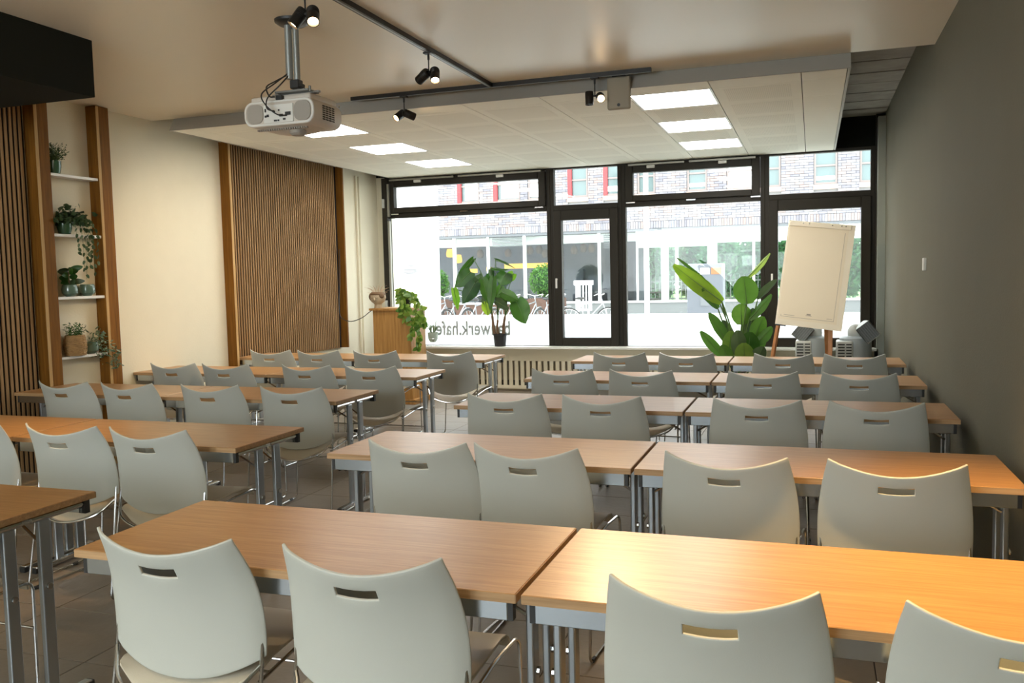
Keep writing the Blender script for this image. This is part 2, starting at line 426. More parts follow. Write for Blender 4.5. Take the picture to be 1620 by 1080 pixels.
# suspended ceiling
sx0, sx1, sy0, sy1 = -5.455, .245, 6.52, 10.90
sus = empty('ceiling_suspended', kind='structure')
sb = MB()
sb.prism([(sy0, ZS), (sy0+.066, ZC), (sy0+.085, ZC), (sy0+.02, ZS)], sx0, sx1, 'x')
for xx in (sx0, sx1-.02): sb.prism([(sy0+.02, ZS), (sy0+.085, ZC), (sy1, ZC), (sy1, ZS)], xx, xx+.02, 'x')
sb.build('fascia', M_fascia, sus)
MB().box(sx0+.02, sx1-.02, sy0+.03, sy1, ZS+.03, ZS+.05).build('backing', M_dark, sus)
xs = [sx0+.02] + [-.08-.64*k for k in range(8, -1, -1)] + [sx1-.02]
xs = sorted(xs)
ys = [sy0+.005] + [6.80+.655*k for k in range(7)] + [sy1]
LIGHTS = {}
tmesh = {}
def tile_mesh(w_, d_, perf):
    key = (round(w_, 3), round(d_, 3), perf)
    if key not in tmesh:
        a = MB().box(.003, w_-.003, .003, d_-.003, 0, .012)
        me = a.mesh('ceiling_tile', bevel=.0015); me.materials.append(M_tile)
        tmesh[key] = me
        if perf:
            p = MB().box(.075, w_-.075, .085, d_-.085, -.0012, .001).mesh('perforated_field'); p.materials.append(M_perf)
            tmesh[key+('p',)] = p
    return tmesh[key], tmesh.get(key+('p',))
lightcells = {(-4.56, 6.80), (-4.56, 8.11), (-4.56, 9.42), (-1.36, 6.80), (-1.36, 8.11), (-1.36, 9.42)}
names6 = {(-4.56,6.80): 'square ceiling light panel behind the projector, nearest of the left column',
          (-4.56,8.11): 'middle ceiling light panel of the left column, over the slatted wall side',
          (-4.56,9.42): 'ceiling light panel of the left column closest to the window',
          (-1.36,6.80): 'ceiling light panel beside the bright spotlight, nearest of the right column',
          (-1.36,8.11): 'middle ceiling light panel of the right column',
          (-1.36,9.42): 'ceiling light panel of the right column closest to the window'}
fr0 = df0 = None
for i in range(len(xs)-1):
    for j in range(len(ys)-1):
        x, y = xs[i], ys[j]; w_ = xs[i+1]-x; d_ = ys[j+1]-y
        hit = [c for c in lightcells if abs(c[0]-x) < .02 and abs(c[1]-y) < .02]
        if hit:
            L = empty('ceiling_light', (x, y, ZS), 0, names6[hit[0]], 'ceiling light', 'square light panels in the suspended ceiling')
            MB().box(.004, w_-.004, .004, .022, 0, .02).box(.004, w_-.004, d_-.022, d_-.004, 0, .02).box(.004, .022, .022, d_-.022, 0, .02).box(w_-.022, w_-.004, .022, d_-.022, 0, .02).build('frame', M_white, L)
            MB().box(.022, w_-.022, .022, d_-.022, .003, .008).build('diffuser', M_pan, L)
        else:
            perf = w_ > .5 and d_ > .5
            a, p = tile_mesh(w_, d_, perf)
            o = link('ceiling_tile', a, None, sus); o.location = (x, y, ZS)
            if p is not None:
                q = link('perforated_field', p, None, o)

# ------------------------------------------------------------------ windows
def frame_rect(mb, x0, x1, z0, z1, t, y0, y1, tb=None, tt=None):
    tb = tb or t; tt = tt or t
    mb.box(x0, x0+t, y0, y1, z0, z1).box(x1-t, x1, y0, y1, z0, z1).box(x0+t, x1-t, y0, y1, z0, z0+tb).box(x0+t, x1-t, y0, y1, z1-tt, z1)
Y0, Y1 = YW-.04, YW+.05
zt0, zt1 = 2.36, 2.435      # transom
def handle(parent, x, z):
    h = MB().box(x-.012, x+.012, YW-.075, YW-.062, z-.035, z+.035).tube([(x, YW-.07, z), (x, YW-.115, z)], .009, 8).box(x-.011, x+.011, YW-.125, YW-.108, z-.115, z+.012)
    h.build('handle', M_white, parent, bevel=.003)
def hinge(parent, x, z): MB().box(x-.055, x+.055, YW-.082, YW-.07, z-.007, z+.007).build('hinge', M_chrome, parent)
def bay(n, x0, x1, top_sash, low, film_from=.60):
    win = empty('window_%d' % n, kind='structure')
    f = MB()
    f.box(x0, x0+.05, Y0, Y1, .585, 2.90).box(x1-.05, x1, Y0, Y1, .585, 2.90)
    f.box(x0+.05, x1-.05, Y0, Y1, 2.86, 2.90).box(x0+.05, x1-.05, Y0, Y1, zt0-.02, zt1-.03).box(x0+.05, x1-.05, Y0, Y1, .585, .60)
    f.build('window_frame', M_bronze, win, bevel=.004)
    if top_sash:
        s = MB(); frame_rect(s, x0+.055, x1-.055, zt1-.03, 2.855, .095, Y0-.035, Y1-.02, tb=.075, tt=.10)
        so = s.build('top_sash', M_bronze, win, bevel=.006)
        MB().box(x0+.15, x1-.15, YW, YW+.012, zt1+.045, 2.755).build('pane', M_glass, so)
        a = MB().box(x0+.10, x0+.10+(x1-x0)*.40, YW-.105, YW-.08, 2.838, 2.862).box(x0+.12+(x1-x0)*.42, x1-.10, YW-.105, YW-.08, 2.838, 2.862)
        a.build('opener_rail', mat('opener_grey', (.34, .33, .29), .4, metal=.6) if 'opener_grey' not in MATS else MATS['opener_grey'], so, bevel=.003)
        for fx in (.22, .72):
            xx = x0+(x1-x0)*fx
            MB().box(xx-.05, xx+.05, YW-.11, YW-.075, 2.80, 2.835).box(xx-.012, xx+.012, YW-.1, YW-.08, 2.83, 2.85).build('latch', M_white, so, bevel=.004)
        for fx in (.07, .5, .94): hinge(so, x0+(x1-x0)*fx, zt1-.045)
    else:
        MB().box(x0+.05, x1-.05, YW, YW+.012, zt1-.03, 2.86).build('pane', M_glass, win)
    if low == 'casement':
        s = MB(); frame_rect(s, x0+.045, x1-.045, .60, zt0-.02, .105, Y0-.04, Y1-.02, tb=.105, tt=.13)
        so = s.build('casement', M_bronze, win, bevel=.006)
        px0, px1, pz0, pz1 = x0+.15, x1-.15, .705, zt0-.15
        MB().box(px0, px1, YW, YW+.012, pz0, pz1).build('pane', M_glass, so)
        MB().box(px0, px1, YW+.013, YW+.0145, pz0, 1.005).build('frosted_film', M_film, so)
        handle(so, x0+.085, 1.46)
    else:
        MB().box(x0+.05, x1-.05, YW, YW+.012, .60, zt0-.02).build('pane', M_glass, win)
        MB().box(x0+.05, x1-.05, YW+.013, YW+.0145, .60, 1.005).build('frosted_film', M_film, win)
    return win
w1 = bay(1, -5.555, -3.195, True, 'fixed')
w2 = bay(2, -3.195, -2.265, False, 'casement')
w3 = bay(3, -2.265, -.54, True, 'fixed')
w4 = bay(4, -.54, .675, False, 'casement')
MB().box(-5.575, -5.50, YW-.10, YW-.04, .60, 2.88).build('side_channel', M_bronze, w1, bevel=.004)
MB().box(-5.49, -5.462, YW-.11, YW-.07, .62, 2.30).box(-5.49, -5.462, YW-.11, YW-.07, 2.36, 2.80).build('crank_rod', MATS['opener_grey'], w1)
MB().box(-5.56, -5.53, YW-.13, YW-.10, 1.02, 1.22).box(-5.56, -5.53, YW-.13, YW-.10, 2.48, 2.60).build('crank_bracket', M_cooll, w1, bevel=.003)
# vinyl lettering on the glass, readable from the street (so mirrored from inside)
def text(name, body, loc, size, m, parent, rot=(PI/2, 0, PI), align='LEFT', ext=.0006, sx=1):
    c = bpy.data.curves.new(name, 'FONT'); c.body = body; c.size = size; c.extrude = ext; c.align_x = align; c.space_character = 1.06; c.offset = .0065 if body else 0
    t = bpy.data.objects.new(name, c); COL.objects.link(t)
    t.scale = (sx, 1, 1)
    bpy.context.view_layer.update()
    me = bpy.data.meshes.new_from_object(t.evaluated_get(bpy.context.evaluated_depsgraph_get()))
    wdt = max(v.co.x for v in me.vertices) if len(me.vertices) else 0
    bpy.data.objects.remove(t)
    me.materials.clear(); me.materials.append(m)
    o = link(name, me, None, parent); o.location = loc; o.rotation_euler = rot; o.scale = (sx, 1, 1)
    return o, wdt
t, wd = text('lettering', 'bauwerk.hafen', (-3.785, YW-.003, .738), .265, M_text, w1)
t.scale = (1.17/wd, 1, 1)
# sill and panelled radiator cover
struct('trim_3', MB().box(XL, .69, 10.68, YW-.04, .57, .598), M_sill, bevel=.003)
rc = empty('radiator_cover', (0, 10.85, 0), 0, 'long cream radiator cover with vertical slots under the window sill', 'radiator cover')
MB().box(-4.45, .70, 0, .02, .40, .568).build('top_panel', M_cream, rc)
MB().box(-4.45, .70, 0, .02, .03, .075).build('bottom_rail', M_cream, rc)
MB().box(-5.50, -4.45, 0, .02, .03, .568).build('end_panel', M_cream, rc)
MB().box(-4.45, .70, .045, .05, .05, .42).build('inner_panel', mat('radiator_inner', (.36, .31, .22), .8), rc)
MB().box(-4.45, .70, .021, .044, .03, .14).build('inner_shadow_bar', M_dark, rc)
sm = MB().box(0, .05, 0, .02, .075, .40).mesh('slat', bevel=.002); sm.materials.append(M_cream)
for k in range(64):
    o = link('slat', sm, None, rc); o.location = (-4.44+k*.0802, 0, 0)
# ------------------------------------------------------------------ left wall: slatted panels, shelf niche
def slat_panel(y0, y1, z0, z1, label, pitch, width, x0=XL, board=True, both=True, depth=.042):
    p = empty('slat_panel', (x0, y0, z0), 0, label, 'wall panel')
    h = z1-z0
    MB().box(.002, .018, 0, y1-y0, 0, h).build('felt_backing', M_felt, p)
    me = MB().box(.018, .031, 0, width, 0, h).mesh('slat', bevel=.002); me.materials.append(M_slat)
    n = int((y1-y0)/pitch)
    for k in range(n):
        o = link('slat', me, None, p); o.location = (0, k*pitch+.006, random.uniform(-.001, .001))
    if board:
        MB().box(.002, .112, -.034, -.002, -.62 if z0 > .5 else 0, h).build('edge_board', M_oakp, p, bevel=.002)
        MB().box(.113, .117, -.034, -.002, -.62 if z0 > .5 else 0, h).build('edge_band', M_oake, p)
        if both: MB().box(.002, .112, y1-y0+.002, y1-y0+.034, 0, h).build('edge_board', M_oakp, p, bevel=.002)
    return p
slat_panel(7.545, 9.77, .66, 2.93, 'tall framed slatted wood panel on the cream wall before the window', .042, .0175)
slat_panel(4.315, 5.165, .02, 2.97, 'dark slatted wood panel at the far left beside the plant shelves', .042, .0215, board=False)
o = MB().box(XL, XL+.10, 7.62, 9.75, 0, .055).build('cable_trunking', M_white); tag(o, 'white floor trunking running under the slatted panel by the window', 'trunking')
sh = empty('shelf_niche', (XL, 5.185, 0), 0, 'narrow wall shelf unit with two oak posts and four white shelves', 'shelf unit')
for (a, b) in ((0, .13), (.615, .755)):
    MB().box(.002, .108, a, b, .004, ZC-.006).build('post', M_oakp, sh, bevel=.002)
    MB().box(.108, .113, a, a+.026, .004, ZC-.006).build('edge_band', M_oake, sh)
for k, z in enumerate((2.395, 1.925, 1.43, .955)):
    MB().box(.002, .10, .132, .613, z-.022, z).build('shelf', M_white, sh, bevel=.002)
tag(MB().box(XL, XL+.03, 10.28, 10.31, .0, 2.87).box(XL, XL+.028, 10.36, 10.385, 0, 2.87).build('heating_pipe', M_wallL, bevel=.004), 'cream pipes running up the left wall next to the window', 'pipe')
# power cable to the lectern
c = MB().tube(bez([(XL+.06, 9.74, 1.9), (XL+.066, 9.70, 1.45), (XL+.07, 9.66, 1.22), (XL+.12, 9.60, 1.06), (-5.42, 9.56, 1.00), (-5.25, 9.54, 1.04), (-5.12, 9.53, 1.12), (-5.03, 9.53, 1.180)], 8), .005, 6)
tag(c.build('power_cable', M_blk, smooth=True), 'thin black cable hanging from the slatted panel to the lectern top', 'cable')

# ------------------------------------------------------------------ tables
TY = [2.245, 3.665, 5.13, 6.485, 7.84]
TL, TD = 1.376, .58
def make_table():
    t = empty('folding_table')
    top = MB().box(-TL/2+.003, TL/2-.003, -TD/2, TD/2, .716, .740).build('tabletop', M_table, t, bevel=.0015)
    MB().box(-TL/2+.003, TL/2-.003, -TD/2-.0015, -TD/2+.0005, .7165, .7385).box(TL/2-.0035, TL/2-.0012, -TD/2, TD/2, .7165, .7385).box(-TL/2+.0012, -TL/2+.0035, -TD/2, TD/2, .7165, .7385).build('edge_band', M_edge, top)
    ax = TL/2-.03
    for s in (-1, 1):
        MB().box(-ax, ax, s*.262-.012, s*.262+.012, .664, .716).build('apron', M_steel, t, bevel=.002)
    for s in (-1, 1):
        x = s*(TL/2-.032)
        e = MB().tube([(x, -.25, .699), (x, -.02, .699)], .012, 10).tube([(x, .02, .699), (x, .25, .699)], .012, 10)
        e.box(x-.008, x+.008, -.02, .02, .692, .706)
        eo = e.build('end_rail', M_chrome, t, smooth=True)
        MB().box(x-.016, x+.016, -.272, -.25, .664, .716).build('corner_cap', M_blk, eo); MB().box(x-.016, x+.016, .25, .272, .664, .716).build('corner_cap', M_blk, eo)
        for q in (-1, 1):
            y = q*.072
            MB().box(x-.011, x+.011, y-.024, y+.024, .03, .69).build('leg', M_leg, t, bevel=.005, seg=2)
            MB().tube([(x-s*.012, y, .60), (x-s*.20, y+q*.02, .712)], .006, 8).build('brace', M_chrome, t, smooth=True)
            MB().tube([(x+s*.006, y, .45), (x+s*.02, y, .45)], .012, 8).build('knob', M_chrome, t, smooth=True)
        fo = MB().box(x-.018, x+.018, -.235, .235, .012, .034).build('foot', M_chrome, t, bevel=.005, seg=2)
        MB().box(x-.019, x+.019, -.245, -.215, 0, .03).box(x-.019, x+.019, .215, .245, 0, .03).build('foot_cap', M_blk, fo, bevel=.003)
    return t
ORD = ['nearest', 'second', 'third', 'fourth', 'window-side']
tab0 = make_table(); used = False
def put_table(x, y, label, group):
    global used
    o = tab0 if not used else copy_tree(tab0); used = True
    o.location = (x, y, 0); tag(o, label, 'table', group); return o
for r_, y in enumerate(TY):
    for k, x in enumerate((-2.055+TL/2, -.668+TL/2)):
        put_table(x, y, 'oak-topped folding table, %s of the pair in the %s row, right block' % (('left', 'right')[k], ORD[r_]), 'tables of the right block')
LX = [(-2.548,), (-2.545, -3.935), (-2.87, -4.248), (-2.932, -4.310), (-2.88, -4.258)]
for r_, y in enumerate(TY):
    for k, xr in enumerate(LX[r_]):
        sx = .963 if (r_ == 2 and k == 1) else 1
        o = put_table(xr-TL*sx/2, y+(.01 if r_ not in (3, 4) else -.02 if r_ == 3 else 0), ('oak-topped folding table, %s in the %s row, left block' % (('aisle one', 'wall-side one')[k], ORD[r_])), 'tables of the left block'); o.scale.x = sx

# ------------------------------------------------------------------ chairs
def make_chair():
    c = empty('stacking_chair')
    def tab(z, T):
        if z <= T[0][0]: return T[0][1]
        for (a, va), (b, vb) in zip(T, T[1:]):
            if z <= b:
                q = (z-a)/(b-a); return va+(vb-va)*q
        return T[-1][1]
    HW = [(.40, .254), (.47, .258), (.52, .260), (.57, .260), (.62, .2575), (.67, .2525), (.72, .2460), (.77, .2375), (.80, .2315), (.83, .2245)]
    YO = [(.40, .080), (.47, .089), (.52, .091), (.57, .089), (.62, .083), (.67, .073), (.72, .057), (.77, .034), (.80, .018), (.83, 0)]
    def smooth_tab(z, T): return (tab(z-.02, T)+2*tab(z, T)+tab(z+.02, T))/4
    us = [-1, -.97, -.92, -.84, -.74, -.62, -.5, -.38, -.25, -.12, 0, .12, .25, .38, .5, .62, .74, .84, .92, .97, 1]
    ts = [0, .03, .08, .16, .25, .35, .45, .55, .65, .74, .81, .885, .93, .965, 1]
    mb = MB()
    for t in ts:
        for u in us:
            zt = .783+.047*abs(u)**1.9; zb = .405+.070*abs(u)**2.2
            z = zb+(zt-zb)*t
            ze = .475+(.83-.475)*t
            y = smooth_tab(ze, YO) - (.050-.006*t)*(1-u*u) + .010*max(0, abs(u)-.88)/.12 - .010*0
            mb.v.append((u*smooth_tab(ze, HW)*.97, y*.97, .0453+.97*z))
    nu = len(us)
    for j in range(len(ts)-1):
        for i in range(nu-1):
            if ts[j] == .81 and -.25 <= us[i] < .25: continue
            a = j*nu+i; mb.f.append((a, a+1, a+1+nu, a+nu))
    o = mb.build('backrest', M_chair, c)
    md = o.modifiers.new('s', 'SOLIDIFY'); md.thickness = .009; md.offset = 0
    md = o.modifiers.new('b', 'BEVEL'); md.width = .003; md.segments = 2; md.limit_method = 'ANGLE'; md.angle_limit = R(45)
    bake(o); o.data.shade_smooth(); o.data.set_sharp_from_angle(angle=R(50)); bk = o
    # seat
    mb = MB(); nv = 16; nu = 15
    prof = [(a_, b_+.032) for a_, b_ in [(0, .350), (.008, .372), (.03, .398), (.07, .420), (.13, .434), (.20, .438), (.27, .440), (.33, .443), (.38, .445), (.42, .441), (.445, .430), (.458, .412), (.462, .398)]]
    for j, (yy, zz) in enumerate(prof):
        t = j/(len(prof)-1)
        for i in range(nu):
            u = -1+2*i/(nu-1)
            w_ = .222*(1-.05*t) * (1 if t > .25 else (.90+.10*math.sin(t/.25*PI/2)))
            x = u*w_
            back = -.055*(1-u*u)*(1-min(1, t*3.2)) 
            front = .014*(1-u*u)*(t > .7)*(t-.7)/.3
            z = zz + .012*u*u*math.sin(PI*min(1, t*1.1)) + (.07*u*u*(1-min(1, t*4)))
            mb.v.append((x, yy+back+front+.045, z))
    for j in range(len(prof)-1):
        for i in range(nu-1):
            a = j*nu+i; mb.f.append((a, a+1, a+1+nu, a+nu))
    o = mb.build('seat', M_seat, c)
    md = o.modifiers.new('s', 'SOLIDIFY'); md.thickness = .009; md.offset = -1
    md = o.modifiers.new('b', 'BEVEL'); md.width = .0025; md.segments = 2; md.limit_method = 'ANGLE'; md.angle_limit = R(45)
    bake(o); o.data.shade_smooth(); o.data.set_sharp_from_angle(angle=R(50))
    rr = .0058
    for s in (-1, 1):
        pts = rounded([(s*.240, .098, .585), (s*.244, .072, .43), (s*.258, .0, .008), (s*.258, .475, .008), (s*.240, .495, .467), (s*.228, .32, .460), (s*.222, .09, .427)], .04, 6)
        pts = [(p[0], p[1], p[2]) for p in pts]
        MB().tube(pts, rr, 8).build('side_frame', M_chrome, c, smooth=True)
        for ya in (.03, .38): MB().tube([(s*.258, ya, .009), (s*.258, ya+.03, .009)], .009, 8).build('glide', M_blk, c, smooth=True)
    MB().tube(bez([(-.243, .082, .485), (-.17, .012, .412), (0, -.018, .377), (.17, .012, .412), (.243, .082, .485)], 6), rr, 8).build('rear_hoop', M_chrome, c, smooth=True)
    MB().tube([(-.248, .482, .30), (.248, .482, .30)], .005, 8).build('stretcher', M_chrome, c, smooth=True); MB().tube([(-.222, .14, .437), (.222, .14, .437)], .005, 8).build('stretcher', M_chrome, c, smooth=True)
    return c
ch0 = make_chair(); cused = False
def put_chair(x, y, rz, label, group):
    global cused
    o = ch0 if not cused else copy_tree(ch0); cused = True
    o.location = (x*.97, y, 0); o.rotation_euler = (0, 0, R(rz)); tag(o, label, 'chair', group)
NTH = ['leftmost', 'second from left', 'third from left', 'rightmost']
RCH = [(1.843, [(-1.69, 0), (-1.08, 0), (-.21, .5), (.41, 0)]), (3.20, [(-1.58, 0), (-1.10, -4), (-.31, -4), (.28, 0)]),
       (4.64, [(-1.71, 3), (-1.13, 0), (-.28, 0), (.31, 0)]), (5.95, [(-1.74, 2), (-1.16, -3), (-.32, 2), (.29, -2)]), (7.26, [(-1.60, 0), (-1.02, 0), (-.23, 0), (.32, 0)])]
for r_, (y, L) in enumerate(RCH):
    for k, (x, rz) in enumerate(L):
        put_chair(x, y, rz, 'pale grey shell chair, %s in the %s row of the right block' % (NTH[k], ORD[r_]), 'chairs of the right block')
put_chair(-2.96, 1.82, 0, 'pale grey chair mostly outside the frame, at the nearest left-block table', 'chairs of the left block')
LCH = [None, (3.215, [(-4.17, 0, 'pale grey chair cut by the left picture edge, second row'), (-3.53, 0, 'pale grey shell chair, left of the two full ones, second row, left block'), (-3.00, 0, 'pale grey shell chair, aisle one of the second row, left block')]),
       (4.72, [(-5.13, 0), (-4.56, 0), (-3.86, 2), (-3.22, 3)]), (5.985, [(-5.26, 3), (-4.72, 2), (-3.93, 0), (-3.34, 0)]), (7.275, [(-5.18, 3), (-4.63, 2), (-4.00, 2), (-3.225, 0)])]
for r_ in (1, 2, 3, 4):
    y, L = LCH[r_]
    for k, q in enumerate(L):
        lab = q[2] if len(q) > 2 else 'pale grey shell chair, %s in the %s row of the left block' % ((NTH[:3]+['aisle-side'])[k], ORD[r_])
        put_chair(q[0], y, q[1], lab, 'chairs of the left block')

# ------------------------------------------------------------------ lectern and what stands on it
le = empty('lectern', (-4.80, 9.50, 0), 0, 'honey oak lectern with a flat top standing before the left window', 'lectern')
MB().box(-.255, .245, -.02, 0, .06, 1.135).build('front_panel', M_lect, le, bevel=.002)
MB().box(-.255, -.235, 0, .40, .06, 1.135).box(.225, .245, 0, .40, .06, 1.135).build('side_panel', M_lect, le)
MB().box(-.29, .265, -.055, .44, 1.135, 1.162).build('top', M_lect, le, bevel=.003)
MB().box(-.30, .29, -.04, .44, 0, .06).build('plinth', M_lect, le, bevel=.002)
MB().box(-.235, .225, 0, .4, .55, .57).build('shelf', M_lect, le)
# face pot
fp = empty('face_planter', (-5.005, 9.53, 1.162), 0, 'small sandy head-shaped planter with dry grass on the lectern', 'planter')
MB().lathe([(.042, 0), (.047, .01), (.043, .045), (.050, .055), (.085, .085), (.098, .125), (.093, .165), (.074, .192), (.068, .190), (.085, .16), (.05, .15)], 28).build('head', M_sand, fp, smooth=True)
MB().ell((-.067, -.03, .14), (.032, .05, .05)).ell((.067, -.03, .15), (.032, .05, .04)).lathe([(.078, .178), (.096, .16), (.0955, .175), (.076, .195)], 28).build('painted_hair', M_brownp, fp, smooth=True)
MB().ell((0, -.096, .115), (.010, .014, .018), 8, 6).build('nose', M_sand, fp, smooth=True)
fm = MB()
for s in (-1, 1): fm.tube([(s*.045, -.088, .128), (s*.03, -.0955, .124), (s*.016, -.0965, .128)], .002, 5)
fm.tube([(-.014, -.094, .092), (0, -.096, .089), (.014, -.094, .092)], .002, 5)
fm.build('painted_face', M_brownp, fp)
g = MB(); rg = random.Random(3)
for k in range(34):
    a = rg.uniform(0, 2*PI); r_ = rg.uniform(.02, .14); h = rg.uniform(.03, .13)
    g.tube([(math.cos(a)*.03, math.sin(a)*.03, .15), (math.cos(a)*(.03+r_*.4), math.sin(a)*(.03+r_*.4), .15+h*.8), (math.cos(a)*(.03+r_), math.sin(a)*(.03+r_), .16+h)], [.0022, .0018, .0006], 4)
g.build('dry_grass', M_straw, fp)

# ------------------------------------------------------------------ leaf tools
def leaf_mesh(kind, L, W, bend=.25, fold=.12, n=8, m=6, wave=0, seed=0):
    """leaf from (0,0,0) to (0,0,L) in the XZ plane, face towards -Y; W full width"""
    rr_ = random.Random(seed); mb = MB(); cols = m+1
    for j in range(n+1):
        t = j/n
        if kind == 'heart': w_ = (math.sin(PI*min(1, (t+.16)/1.16))**.75)*(1-.25*t) if t < 1 else 0.02
        elif kind == 'paddle': w_ = max(.03, math.sin(PI*(.06+.92*t))**.55)*(1-.12*t)
        elif kind == 'lance': w_ = max(.02, math.sin(PI*(.03+.95*t))**.9)
        else: w_ = max(.05, math.sin(PI*(.04+.93*t))**.7)
        back = 0
        for i in range(m+1):
            u = -1+2*i/m
            lobe = -.10*L*abs(u)*(1-t)**3 if kind == 'heart' else 0
            x = u*w_*W/2
            y = fold*abs(u)*w_*W/2 - bend*L*(t*t)*.5 + wave*W*math.sin(t*17+u*2+seed)*abs(u)*.06
            mb.v.append((x, y, t*L+lobe))
    for j in range(n):
        for i in range(m):
            a = j*cols+i; mb.f.append((a, a+1, a+1+cols, a+cols))
    return mb
def xform(mb, M):
    mb.v = [tuple(M @ Vector(v)) for v in mb.v]; return mb
def leaf_between(kind, B, T, W, m_, parent, name='leaf', tilt=0, seed=0, bend=.25, wave=0, midrib=None, fold=.12):
    B = Vector(B); T = Vector(T); d = T-B; L = d.length; z = d.normalized()
    yv = Vector((0, 1, 0)); x = yv.cross(z)
    if x.length < .05: x = Vector((1, 0, 0))
    x.normalize(); y = z.cross(x)
    M = Matrix((x, y, z)).transposed().to_4x4() @ Matrix.Rotation(tilt, 4, 'Z'); M.translation = B
    mb = leaf_mesh(kind, L, W, bend, fold=fold, seed=seed, wave=wave)
    o = xform(mb, M).build(name, m_, parent, smooth=True, angle=60)
    if midrib is not None:
        rb_ = MB().tube([(0, -bend*L*(t*t)*.5-.003, t*L) for t in (0, .2, .4, .6, .8, .96)], [.006, .005, .004, .003, .002, .001], 5)
        xform(rb_, M).build('midrib', midrib, o)
    return o

# ------------------------------------------------------------------ elephant-ear plant on the sill
al = empty('elephant_ear_plant', (-3.885, 10.775, .598), 0, 'big heart-leaved plant in a black pot on the window sill', 'potted plant')
O = Vector((-3.885, 10.775, .598))
def rel(x, y, z, O_): return (x-O_.x, y-O_.y, z-O_.z)
MB().lathe([(.070, 0), (.074, .004), (.090, .150), (.095, .152), (.095, .168), (.087, .168), (.080, .145), (.0, .145)], 28, cap=False).build('pot', M_pot, al, smooth=True)
MB().lathe([(.082, .138), (.0, .146)], 20, cap=False).build('soil', M_soil, al)
for (a, b, c_, d, r_) in ((-3.955, .735, -3.985, 1.03, .019), (-3.915, .735, -3.905, .96, .016), (-3.835, .735, -3.800, 1.01, .019)):
    MB().tube(bez([rel(a, 10.775, b, O), rel(a*.6+c_*.4-.008, 10.77, (b+d)/2, O), rel(c_, 10.76, d, O)], 4), [r_*1.1]*5+[r_*.9]*3+[r_*.5], 9).build('trunk', M_trunk, al, smooth=True)
ALO = [(-3.922,1.734,-3.634,1.641,.075,1,.05,0),(-3.958,1.625,-3.693,1.570,.065,1,-.03,0),(-3.758,1.559,-3.833,1.391,.207,0,0,2),(-4.223,1.754,-4.471,1.508,.085,.7,.03,0),(-4.235,1.583,-4.441,1.383,.185,0,-.05,0),
(-4.159,1.440,-4.326,1.170,.185,.2,-.09,0),(-4.495,1.371,-4.409,1.084,.118,.3,-.02,1),(-4.066,1.481,-3.969,1.178,.148,0,-.06,0),(-4.074,1.192,-4.020,1.000,.136,0,.04,1),(-3.915,1.496,-3.952,1.068,.104,.3,-.08,2),
(-3.897,1.196,-3.685,1.102,.135,.4,-.06,3),(-3.816,1.311,-3.561,1.192,.134,.2,-.03,2),(-3.612,1.192,-3.472,.900,.249,0,-.05,0),(-3.984,1.607,-3.941,1.490,.074,.5,.02,0),(-3.827,1.390,-3.903,1.227,.110,0,0,2),(-3.668,1.551,-3.761,1.444,.121,.2,.03,1),
(-4.12,1.52,-4.30,1.36,.14,.3,.05,3),(-4.20,1.40,-4.36,1.28,.15,.5,.06,0),(-4.02,1.38,-4.10,1.17,.13,.4,.04,3),(-3.86,1.30,-3.80,1.12,.13,.5,.05,0),(-3.74,1.26,-3.60,1.10,.12,.4,.04,1),(-3.98,1.56,-4.06,1.40,.10,.5,.06,2)]
tops = [(-3.985, 1.02), (-3.905, .95), (-3.800, 1.0)]
LM = [M_lf, M_lf2, M_lfs, M_lfd]
for i, (bx, bz, tx, tz, W, ti, dy, mi) in enumerate(ALO):
    y = 10.72+dy
    leaf_between('heart', rel(bx, y, bz, O), rel(tx, y-.03, tz, O), W*1.22, LM[mi], al, tilt=ti*1.0*(-1)**i, seed=i, midrib=M_stem, bend=.22, wave=.6)
    tp = min(tops, key=lambda q: abs(q[0]-bx)+.3*abs(q[1]-bz))
    MB().tube(bez([rel(tp[0], 10.76, tp[1], O), rel(tp[0]*.6+bx*.4, 10.76, tp[1]*.45+bz*.55+.04, O), rel(bx, y, bz, O)], 5), [.009]*4+[.006]*6+[.005], 6).build('petiole', M_stem, al, smooth=True)

